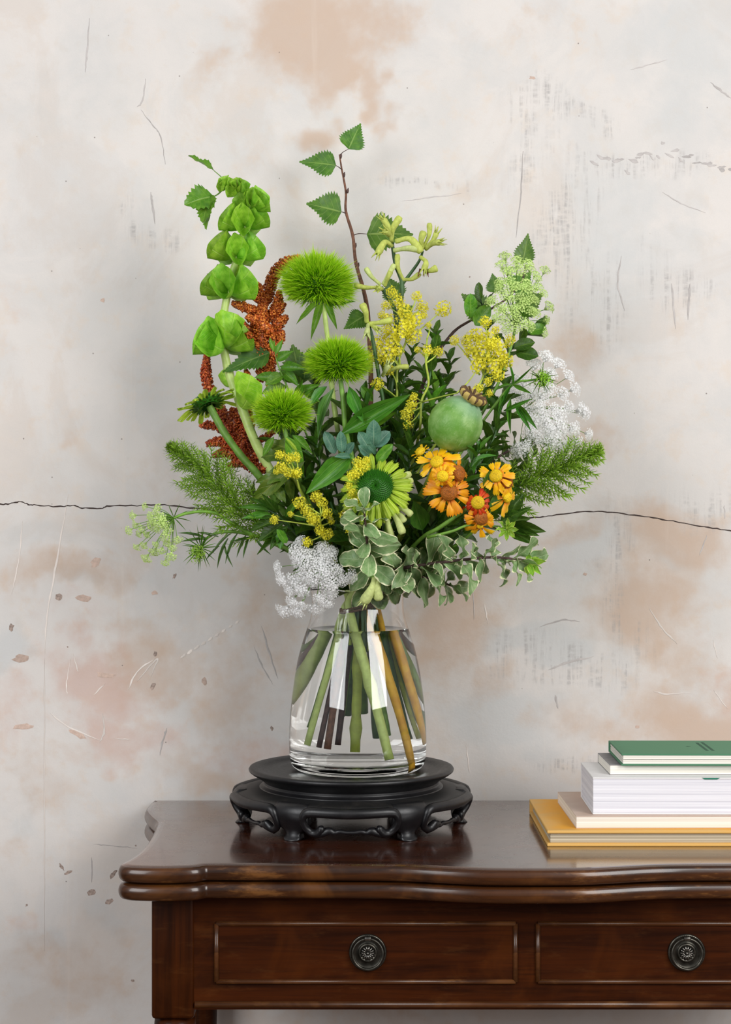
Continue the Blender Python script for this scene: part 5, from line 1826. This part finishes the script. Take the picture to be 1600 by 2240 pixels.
# ---- poppy seed pod
t = NT('poppy_pod_skin')
uv = t.coord()
n1 = t.noise(uv, 1.6, 4, 0.6)
n2_ = t.noise(t.mapping(uv, (14, 14, 1.6)), 1.0, 4, 0.6)
n3_ = t.noise(uv, 14, 4, 0.7)
c = t.mix(t.step(n1, .35, .7), lin(96, 146, 52), lin(140, 178, 100))
c = t.mix(t.math('MULTIPLY', t.step(n2_, .55, .75), .45), c, lin(176, 202, 146))
c = t.mix(t.math('MULTIPLY', t.step(n3_, .52, .75), .35), c, lin(88, 136, 46))
sz = t.n('ShaderNodeSeparateXYZ')
t.l(uv, sz.inputs[0])
c = t.mix(t.math('MULTIPLY', t.step(sz.outputs[2], .45, 1.0), .6), c, lin(138, 174, 150))
t.l(c, t.b.inputs['Base Color'])
t.set(Roughness=0.42)
t.bump(n3_, .12, .02)
M_POD = t.m
M_CROWN = mat_plain('pod_crown', lin(176, 154, 84), 0.75, 0.3, 300)
M_CROWNR = mat_plain('pod_crown_ray', lin(92, 66, 38), 0.75, 0.3, 300)
pp = Plant('poppy_pod', 'large round green poppy seed pod with brown fluted crown', 'seed pod',
           [(972, 975, -.13), (962, 1000, -.12), (925, 1080, -.08), (850, 1220, -.02)], 8.5, ST_YG, (778, 1637, -.02), 6, seg=10, node=(.03, .15))
dp = DC - .135
axis = Vector((.5, -.32, .8)).normalized()
MPd = Matrix.Translation(P(998, 926, dp)) @ axis.to_track_quat('Z', 'Y').to_matrix().to_4x4() @ Matrix.Scale(S(60, dp), 4)
mb = MB()
mb.lathe([(0, -1.1), (.12, -1.09), (.2, -1.03), (.45, -.96), (.74, -.76), (.94, -.42), (1.0, -.08), (.965, .22), (.85, .5), (.66, .75), (.48, .9), (.36, .97), (.3, 1.02), (0, 1.02)], 60, (0, 0, 0), lambda a, z: 1 + .012 * math.cos(10 * a))
link('pod', mb.mesh('pod', M_POD), MPd, pp.root)
mb = MB()
mb.lathe([(0, .95), (.3, .98), (.42, 1.04), (.5, 1.14), (.52, 1.26), (.46, 1.32), (.2, 1.22), (0, 1.2)], 66, (0, 0, 0), lambda a, z: 1 + .07 * math.cos(11 * a))
cr = link('crown', mb.mesh('crown', M_CROWN), MPd, pp.root)
mb = MB()
for k in range(11):
    a = 2 * PI * k / 11
    mb.tube([(.05 * math.cos(a), .05 * math.sin(a), 1.21), (.26 * math.cos(a), .26 * math.sin(a), 1.25), (.47 * math.cos(a), .47 * math.sin(a), 1.325), (.545 * math.cos(a), .545 * math.sin(a), 1.25), (.5 * math.cos(a), .5 * math.sin(a), 1.1)], [.03, .045, .05, .045, .03], 6)
link('crown_rays', mb.mesh('crown_rays', M_CROWNR), MPd, cr, 'stuff')


# ---- helenium
def helenium(pl, x, y, o, nrm, rdisk, R, n, kind, up, disk, wp=13, gap=None):
    d = DC + o
    c = P(x, y, d)
    nrm = Vector(nrm).normalized()
    q = nrm.to_track_quat('Z', 'Y')
    rd = S(rdisk, d)
    mb = MB()
    mb.lathe([(0, -rd * .3), (rd * .6, -rd * .25), (rd * .95, 0), (rd, rd * .25), (rd * .9, rd * .55), (rd * .65, rd * .8), (rd * .3, rd * .92), (0, rd * .9)], 20)
    for k in range(150):
        u = math.sqrt((k + .5) / 150)
        a = k * 2.39996
        r = rd * u * .98
        z = rd * (.92 - .62 * u ** 3)
        w = rd * .07
        ca, sa = math.cos(a), math.sin(a)
        mb.add([(r * ca + w, r * sa, z), (r * ca - w * .5, r * sa + w * .87, z), (r * ca - w * .5, r * sa - w * .87, z), (r * ca * 1.03, r * sa * 1.03, z + w * 2)], [(0, 1, 3), (1, 2, 3), (2, 0, 3)])
    link('flower_disk', mb.mesh('flower_disk', disk, False), Matrix.Translation(c) @ q.to_matrix().to_4x4(), pl.root, 'stuff')
    rot = q.to_matrix()
    for k in range(n):
        a = 2 * PI * k / n + pl.rs.uniform(-.1, .1)
        rad = rot @ Vector((math.cos(a), math.sin(a), 0))
        lift = up + pl.rs.uniform(-.5, .35)
        dd = rad * math.cos(lift) + nrm * math.sin(lift)
        nn = nrm * math.cos(lift) - rad * math.sin(lift)
        leaf3(pl.root, kind, c + rad * rd * .75, dd, nn, S(R - rdisk * .75, d) * pl.rs.uniform(.72, 1.15), S(wp, d) * pl.rs.uniform(.8, 1.2), pl.rs, 'petal')


h1 = Plant('helenium', 'orange helenium stem with a crowd of ragged flowers under the poppy pod', 'flower',
           [(965, 1030, -.15), (962, 1060, -.14), (930, 1130, -.1), (840, 1250, -.02)], 4, ST_G, None, 3)
helenium(h1, 957, 1012, -.155, (-.3, -.85, .55), 15, 46, 13, 'hel', .1, M_DISKY, 17)
helenium(h1, 969, 1042, -.175, (-.05, -1, .1), 13, 27, 15, 'hel', -.1, M_DISKY, 8)
helenium(h1, 1000, 1036, -.155, (.65, -.75, .2), 18, 46, 12, 'helo', -.1, M_DISKB, 16)
helenium(h1, 983, 1078, -.16, (-.1, -.95, .1), 19, 50, 12, 'helo', .1, M_DISKB, 19)
helenium(h1, 922, 990, -.13, (-.6, -.4, .7), 12, 20, 10, 'hel', .9, M_DISKY, 7)
helenium(h1, 985, 1108, -.15, (.0, -.6, -.8), 8, 22, 10, 'hel', .5, M_DISKY, 7)
h1.branch([(962, 1060, -.14), (940, 1030, -.13), (924, 996, -.13)], 2.4)
h1.branch([(960, 1080, -.12), (990, 1060, -.13), (1000, 1042, -.145)], 2.4)
h1.branch([(950, 1100, -.11), (975, 1095, -.14), (984, 1080, -.15)], 2.4)
h2 = Plant('helenium', 'helenium stem with red and yellow curled flower above the variegated leaves', 'flower',
           [(1046, 1104, -.16), (1020, 1115, -.15), (960, 1155, -.13), (920, 1180, -.11), (840, 1265, -.03)], 5, ST_G, None, 4)
helenium(h2, 1046, 1100, -.17, (-.1, -1, .15), 15, 32, 18, 'helr', -.15, M_DISKY, 9)
helenium(h2, 1052, 1133, -.16, (.35, -.85, -.1), 16, 34, 12, 'helo', -.1, M_DISKB, 14)
helenium(h2, 1030, 1112, -.155, (-.6, -.7, .3), 5, 26, 6, 'helr', .2, M_DISKB, 14)
helenium(h2, 1050, 1148, -.155, (-.1, -.8, -.5), 8, 34, 9, 'hel', .2, M_DISKY, 14)
h2.branch([(935, 1176, -.13), (990, 1162, -.15), (1030, 1148, -.15), (1095, 1152, -.13)], 3.5)
for k in range(8):
    a = 2 * PI * k / 8
    LF(h2, 'vary', (1110, 1158, -.14), (1110 + 26 * math.cos(a), 1158 + 26 * math.sin(a), -.15), 12, 30)
LF(h2, 'dark', (975, 1150, -.12), (1022, 1085, -.15), 36, 20)
LF(h2, 'lance', (925, 1160, -.1), (905, 1095, -.12), 46, 0)
h3 = Plant('helenium', 'orange helenium stem with three bright flowers beside a fern plume', 'flower',
           [(1095, 1050, -.12), (1090, 1080, -.11), (1050, 1150, -.08), (940, 1230, -.04), (830, 1280, 0)], 4, ST_G, None, 3)
helenium(h3, 1086, 1042, -.145, (-.25, -.9, .3), 15, 38, 12, 'hel', .3, M_DISKY, 14)
helenium(h3, 1107, 1055, -.135, (.55, -.75, .3), 15, 34, 11, 'hel', .1, M_DISKB, 14)
helenium(h3, 1108, 1088, -.13, (.6, -.65, -.1), 12, 40, 10, 'hel', .1, M_DISKY, 18)
for A, B, w in [((1105, 1130, -.07), (1150, 1078, -.07), 30), ((1110, 1135, -.07), (1165, 1108, -.07), 16), ((1110, 1140, -.07), (1163, 1134, -.07), 20), ((1112, 1148, -.07), (1195, 1162, -.08), 28), ((1110, 1150, -.07), (1177, 1170, -.09), 26),
                ((1108, 1158, -.07), (1176, 1190, -.09), 26), ((1110, 1085, -.12), (1068, 1108, -.15), 26), ((1062, 1070, -.14), (1072, 1030, -.15), 22), ((1078, 1125, -.12), (1095, 1090, -.13), 20), ((1075, 1130, -.12), (1092, 1130, -.14), 20),
                ((1070, 1110, -.13), (1068, 1050, -.14), 24), ((1090, 1120, -.08), (1130, 1085, -.09), 36), ((1095, 1140, -.08), (1140, 1120, -.09), 36)]:
    LF(h3, 'dark', A, B, w, 15)

# ---- variegated pittosporum
v1 = Plant('variegated_pittosporum', 'long cream edged pittosporum sprig with bright green young tip', 'foliage',
           [(1150, 1226, -.1), (1080, 1219, -.11), (1000, 1226, -.12), (910, 1238, -.12), (850, 1250, -.1), (805, 1275, -.04)], 5, ST_TW, (741, 1626, 0), 2.2)
v1.leaves(stem_pts(v1, 0, .6), 'var', 46, 62, 38, 66, .02, .95, .35, True, .0, face=.9)
for A, B in [((1158, 1232, -.1), (1168, 1262, -.12)), ((1158, 1230, -.1), (1196, 1228, -.12)), ((1155, 1228, -.1), (1158, 1212, -.11)), ((1160, 1232, -.1), (1182, 1254, -.12)), ((1158, 1230, -.1), (1180, 1220, -.1)), ((1155, 1235, -.1), (1156, 1258, -.11))]:
    LF(v1, 'vary', A, B, 15, 20)
v2 = Plant('variegated_pittosporum', 'cream edged pittosporum sprig hanging low beside the vase neck', 'foliage',
           [(990, 1282, -.09), (950, 1268, -.1), (900, 1258, -.1), (850, 1255, -.08), (808, 1278, -.03)], 4.5, ST_TW, (646, 1500, .04), 2)
v2.leaves(stem_pts(v2, 0, .5), 'var', 28, 60, 38, 68, .02, .95, .35, True, .0, face=.9)
v3 = Plant('variegated_pittosporum', 'cream edged pittosporum sprig standing upright under the front coneflower', 'foliage',
           [(797, 1112, -.19), (800, 1150, -.18), (805, 1200, -.16), (812, 1240, -.12), (800, 1285, -.04)], 4.5, ST_TW, (896, 1464, .045), 2)
v3.leaves(stem_pts(v3, 0, .5), 'var', 26, 58, 36, 66, .0, .98, .35, True, .1, face=.6)
v4 = Plant('variegated_pittosporum', 'shaded pittosporum sprig between the poppy pod and a white ammi head', 'foliage',
           [(1190, 965, .02), (1140, 975, .0), (1090, 1000, -.02), (1040, 1040, -.02), (930, 1150, -.02), (820, 1270, 0)], 4.5, ST_TW, None, 2)
v4.leaves(stem_pts(v4, 0, .4), 'var', 20, 48, 26, 60, .05, .98)
v4.leaves(stem_pts(v4, .1, .5), 'olive', 10, 50, 26, 60, .05, .98)

# ---- named leafy stems (placed leaf by leaf)
g1 = Plant('blue_foliage', 'stem of rounded blue green leaves above the front coneflower', 'foliage',
           [(742, 985, -.15), (765, 1000, -.14), (790, 1020, -.13), (800, 1100, -.09), (795, 1250, -.02)], 3.5, ST_G, None, 2.2)
for A, B, w in [((733, 992, -.15), (711, 944, -.16), 26), ((749, 990, -.15), (745, 943, -.16), 24), ((757, 993, -.15), (775, 968, -.16), 20), ((768, 1000, -.15), (738, 996, -.17), 15), ((808, 982, -.13), (786, 945, -.14), 28),
                ((818, 978, -.12), (818, 918, -.13), 34), ((822, 978, -.12), (852, 942, -.12), 30), ((812, 1000, -.14), (788, 975, -.15), 22), ((822, 992, -.14), (806, 972, -.16), 16)]:
    LF(g1, 'blue', A, B, w, 0)
LF(g1, 'roundm', (824, 1012, -.15), (859, 972, -.16), 26, 0)
g2 = Plant('lance_foliage', 'stem with two broad long green lance leaves crossing the middle of the bouquet', 'foliage',
           [(760, 950, -.09), (775, 1020, -.1), (780, 1120, -.07), (790, 1260, -.01)], 5, ST_G, (688, 1596, .03), 4)
LF(g2, 'lance', (770, 996, -.15), (673, 1073, -.17), 50, -10)
LF(g2, 'lance', (745, 950, -.08), (895, 862, -.1), 46, 15)
LF(g2, 'midl', (760, 945, -.07), (870, 900, -.08), 30, 30)
g3 = Plant('olive_foliage', 'stem of wavy olive leaves under the thick coneflower stem', 'foliage',
           [(630, 1030, -.1), (650, 1060, -.1), (700, 1150, -.07), (770, 1270, -.01)], 4, ST_OL, None, 3)
for A, B, w in [((668, 1008, -.11), (542, 1086, -.12), 46), ((650, 1030, -.1), (560, 1050, -.11), 40), ((640, 1000, -.09), (560, 985, -.07), 44), ((600, 1060, -.1), (625, 1098, -.11), 24), ((650, 990, -.1), (580, 960, -.08), 40), ((630, 1040, -.1), (640, 1100, -.1), 22)]:
    LF(g3, 'olive', A, B, w, 0)
g4 = Plant('leafy_shoot', 'shoot of narrow green leaves with pale tip against the orange plume', 'foliage',
           [(600, 745, -.02), (606, 790, -.03), (622, 830, -.03), (642, 880, -.03), (690, 1000, -.03), (770, 1220, 0)], 3, ST_G, (660, 1480, .055), 1.4)
for A, B, w in [((600, 770, -.03), (590, 738, -.03), 12), ((604, 775, -.03), (618, 742, -.03), 14), ((606, 790, -.03), (636, 766, -.04), 24), ((614, 805, -.03), (668, 804, -.05), 24), ((620, 820, -.03), (580, 840, -.04), 30),
                ((628, 845, -.03), (572, 862, -.04), 34), ((640, 870, -.03), (690, 838, -.05), 26), ((650, 885, -.03), (662, 830, -.05), 20), ((618, 812, -.02), (652, 840, -.04), 26), ((660, 850, -.02), (700, 880, -.03), 24),
                ((612, 830, -.02), (556, 822, -.02), 26)]:
    LF(g4, 'midl', A, B, w, 0)
LF(g4, 'birch', (660, 840, -.01), (640, 752, 0), 90, 0)
LF(g4, 'birch', (665, 830, -.01), (676, 758, 0), 52, 0)
g5 = Plant('lobed_foliage', 'stem of spreading dark divided leaves low over a fern plume', 'foliage',
           [(585, 1115, -.1), (610, 1130, -.1), (670, 1190, -.07), (770, 1285, -.01)], 3.5, ST_DK, None, 2.5)
for k, (A, B, w) in enumerate([((600, 1120, -.1), (525, 1102, -.11), 18), ((605, 1122, -.1), (548, 1088, -.11), 16), ((610, 1125, -.1), (575, 1080, -.12), 15), ((600, 1130, -.1), (530, 1130, -.11), 22), ((615, 1135, -.1), (545, 1160, -.11), 28),
                               ((620, 1145, -.1), (565, 1185, -.11), 34), ((625, 1130, -.1), (655, 1090, -.12), 16), ((630, 1150, -.1), (590, 1200, -.12), 26), ((640, 1160, -.1), (560, 1205, -.11), 20), ((620, 1160, -.11), (612, 1200, -.12), 26), ((640, 1130, -.1), (690, 1130, -.11), 24)]):
    LF(g5, 'dark' if k % 3 else 'lance', A, B, w, 10)
LF(g5, 'roundm', (628, 1188, -.12), (606, 1158, -.13), 18)


def shoot(label, path, kind, n, L, W, end=None, mat=ST_DK, k1=.5, r=4, ang=52, name='leafy_shoot'):
    pl = Plant(name, label, 'foliage', path, r, mat, end, 1.6)
    pl.leaves(stem_pts(pl, 0, k1), kind, n, L, W, ang, 0.0, 1.0)
    return pl


shoot('shoot of small dark oval leaves between middle pompom and yellow froth', [(905, 770, .01), (885, 830, 0), (870, 900, -.01), (830, 1080, -.01), (800, 1240, 0)], 'darko', 26, 46, 18)
shoot('shoot of dark oval leaves rising above the thin yellow stem', [(955, 730, 0), (948, 780, -.01), (935, 850, -.02), (890, 1000, -.02), (815, 1230, 0)], 'darko', 26, 46, 22)
shoot('shoot of oval leaves at the foot of the pale kangaroo paw', [(845, 800, .03), (850, 860, .02), (845, 950, 0), (800, 1200, 0)], 'dark', 22, 58, 20)
shoot('shoot of dark leaves rising behind the zigzag yellow stem and poppy pod', [(985, 790, .01), (975, 850, .0), (950, 930, -.03), (880, 1080, -.03), (810, 1250, 0)], 'darko', 26, 50, 22)
g6 = shoot('shoot of rounded leaves under the birch leaf and green ammi', [(1052, 655, .02), (1062, 700, .02), (1070, 780, .0), (1040, 880, -.02), (940, 1080, -.02), (820, 1250, 0)], 'round', 14, 56, 32, None, ST_DK, .45)
LF(g6, 'roundm', (1030, 695, .01), (1030, 642, .0), 30, 0)
LF(g6, 'roundm', (1040, 712, .0), (1072, 668, -.01), 36, 0)
g7 = shoot('shoot of glossy rounded leaves between green ammi and white ammi heads', [(1175, 715, .03), (1150, 735, .02), (1115, 770, .01), (1085, 830, .0), (1010, 960, -.01), (840, 1220, 0)], 'round', 16, 50, 27, None, ST_DK, .45)
LF(g7, 'roundm', (1155, 726, .0), (1196, 716, .0), 28, 0)
LF(g7, 'round', (1128, 770, .0), (1178, 778, -.01), 34, 0)
LF(g7, 'round', (1125, 760, .0), (1170, 748, -.01), 30, 0)
LF(g7, 'roundm', (1150, 700, -.01), (1145, 640, -.01), 26, 0)
shoot('shoot of narrow dark leaves between poppy pod and white ammi', [(1110, 850, -.02), (1095, 900, -.04), (1070, 980, -.06), (980, 1100, -.05), (840, 1260, 0)], 'dark', 26, 62, 20)
shoot('shoot of narrow leaves directly under the poppy pod', [(1050, 985, -.13), (1030, 1020, -.12), (980, 1110, -.08), (850, 1260, -.01)], 'lance', 20, 52, 13)
shoot('shoot of dark leaves behind the front coneflower and helenium', [(900, 960, -.1), (895, 1010, -.1), (880, 1090, -.08), (820, 1250, -.01)], 'dark', 22, 66, 24)
shoot('shoot of dark lance leaves between the two lower pompoms', [(690, 950, -.06), (700, 1010, -.06), (730, 1120, -.05), (780, 1260, 0)], 'dark', 24, 64, 22)
shoot('dark leafy stem deep in the heart of the bouquet', [(800, 880, -.05), (805, 960, -.06), (800, 1080, -.05), (792, 1250, 0)], 'dark', 34, 70, 28, None, ST_DK, .6)
shoot('dark leafy stem deep behind the crowded orange helenium flowers', [(1000, 1060, -.08), (980, 1110, -.08), (920, 1180, -.06), (830, 1270, 0)], 'darko', 30, 76, 36, None, ST_DK, .6)
shoot('dark leafy stem deep behind the three bright helenium flowers', [(1110, 1080, -.04), (1070, 1120, -.05), (980, 1190, -.05), (850, 1270, 0)], 'darko', 30, 72, 34, None, ST_DK, .6)
shoot('dark leafy stem deep behind the lower yellow lady\'s mantle', [(620, 1080, -.05), (660, 1130, -.06), (720, 1200, -.05), (780, 1270, 0)], 'dark', 30, 74, 30, None, ST_DK, .6)
shoot('dark leafy stem low behind the lower white ammi head', [(640, 1175, -.04), (680, 1210, -.05), (740, 1250, -.03), (785, 1285, 0)], 'dark', 26, 66, 26, None, ST_DK, .6)
shoot('dark leafy stem low behind the upright pittosporum sprig', [(760, 1140, -.11), (775, 1190, -.1), (785, 1250, -.04)], 'darko', 28, 66, 30, None, ST_DK, .6)
shoot('dark leafy stem low behind the bottom pittosporum sprigs', [(960, 1180, -.07), (910, 1210, -.07), (850, 1250, -.03)], 'darko', 28, 66, 32, None, ST_DK, .6)
shoot('dark leafy stem behind the lowest pompom and orange tassels', [(600, 900, 0), (620, 970, -.02), (670, 1080, -.03), (760, 1240, 0)], 'dark', 28, 68, 28, None, ST_DK, .55)
shoot('leafy stem behind the middle pompom flower', [(690, 840, .03), (700, 920, .02), (730, 1050, .01), (780, 1240, 0)], 'dark', 26, 66, 28, None, ST_DK, .55)
shoot('leafy stem standing behind the poppy seed pod', [(1010, 900, .03), (985, 980, .02), (920, 1100, .01), (810, 1250, 0)], 'dark', 28, 68, 28, None, ST_DK, .55)
shoot('leafy stem behind the thin yellow lady\'s mantle', [(900, 880, .04), (880, 980, .03), (840, 1120, .02), (795, 1250, 0)], 'darko', 28, 66, 30, None, ST_DK, .55)
shoot('leafy stem at the back behind the fern below the white ammi', [(1130, 1030, .03), (1080, 1070, .02), (980, 1150, .01), (820, 1270, 0)], 'darko', 28, 66, 30, None, ST_DK, .55)
shoot('leafy stem at the back behind the fern below the amaranthus', [(560, 1090, .02), (610, 1130, .01), (690, 1200, 0), (780, 1280, 0)], 'dark', 26, 62, 26, None, ST_DK, .55)

shoot('broad leafed stem filling the space beside the poppy pod', [(880, 940, -.04), (870, 1000, -.05), (840, 1110, -.04), (800, 1250, 0)], 'darko', 30, 78, 34, None, ST_DK, .6)
shoot('broad leafed stem under the blue green leaves', [(760, 900, -.02), (775, 1000, -.03), (785, 1110, -.03), (792, 1250, 0)], 'dark', 30, 80, 34, None, ST_DK, .6)
shoot('broad leafed stem between the poppy pod and a fern plume', [(1080, 960, -.02), (1050, 1030, -.03), (960, 1130, -.03), (830, 1265, 0)], 'darko', 30, 76, 34, None, ST_DK, .6)
shoot('broad leafed stem between lowest pompom and lower lady\'s mantle', [(640, 960, -.03), (670, 1050, -.04), (720, 1150, -.04), (780, 1265, 0)], 'dark', 30, 76, 30, None, ST_DK, .6)
shoot('leafy mid green stem behind the yellow froth', [(930, 820, .05), (910, 920, .04), (860, 1080, .03), (800, 1250, 0)], 'midl', 26, 70, 26, None, ST_DK, .55)

shoot('leafy mid green stem filling the gap beside the thin yellow lady\'s mantle', [(955, 840, -.0), (945, 900, -.02), (900, 1030, -.03), (810, 1240, 0)], 'midl', 26, 62, 22, None, ST_DK, .5)
shoot('leafy dark stem under the tall yellow lady\'s mantle spray', [(870, 830, .02), (868, 900, .0), (850, 1020, -.01), (800, 1240, 0)], 'dark', 28, 64, 24, None, ST_DK, .5)
shoot('leafy dark stem behind the crown of the poppy pod', [(1075, 830, .02), (1050, 890, .01), (980, 1020, 0), (830, 1250, 0)], 'darko', 26, 56, 24, None, ST_DK, .5)

# ---- twine that ties the bunch
mb = MB()
pts = []
for k in range(100):
    a = 2 * PI * k / 32
    rr = .0285 + .0012 * math.sin(3 * a)
    pts.append((xpx(NECK[0], DC) + rr * math.cos(a), DC + rr * math.sin(a), zpx(NECK[1] + 4, DC) + .0045 * math.sin(a * .33) + .012 * math.cos(a - .3) * .6 + (k / 100 - .5) * .006))
mb.tube(pts, .0014, 6)
tw = part('twine', mb, M_TWINE, None)
tag(tw, 'brown jute twine tied round the stems at the vase neck', 'twine')
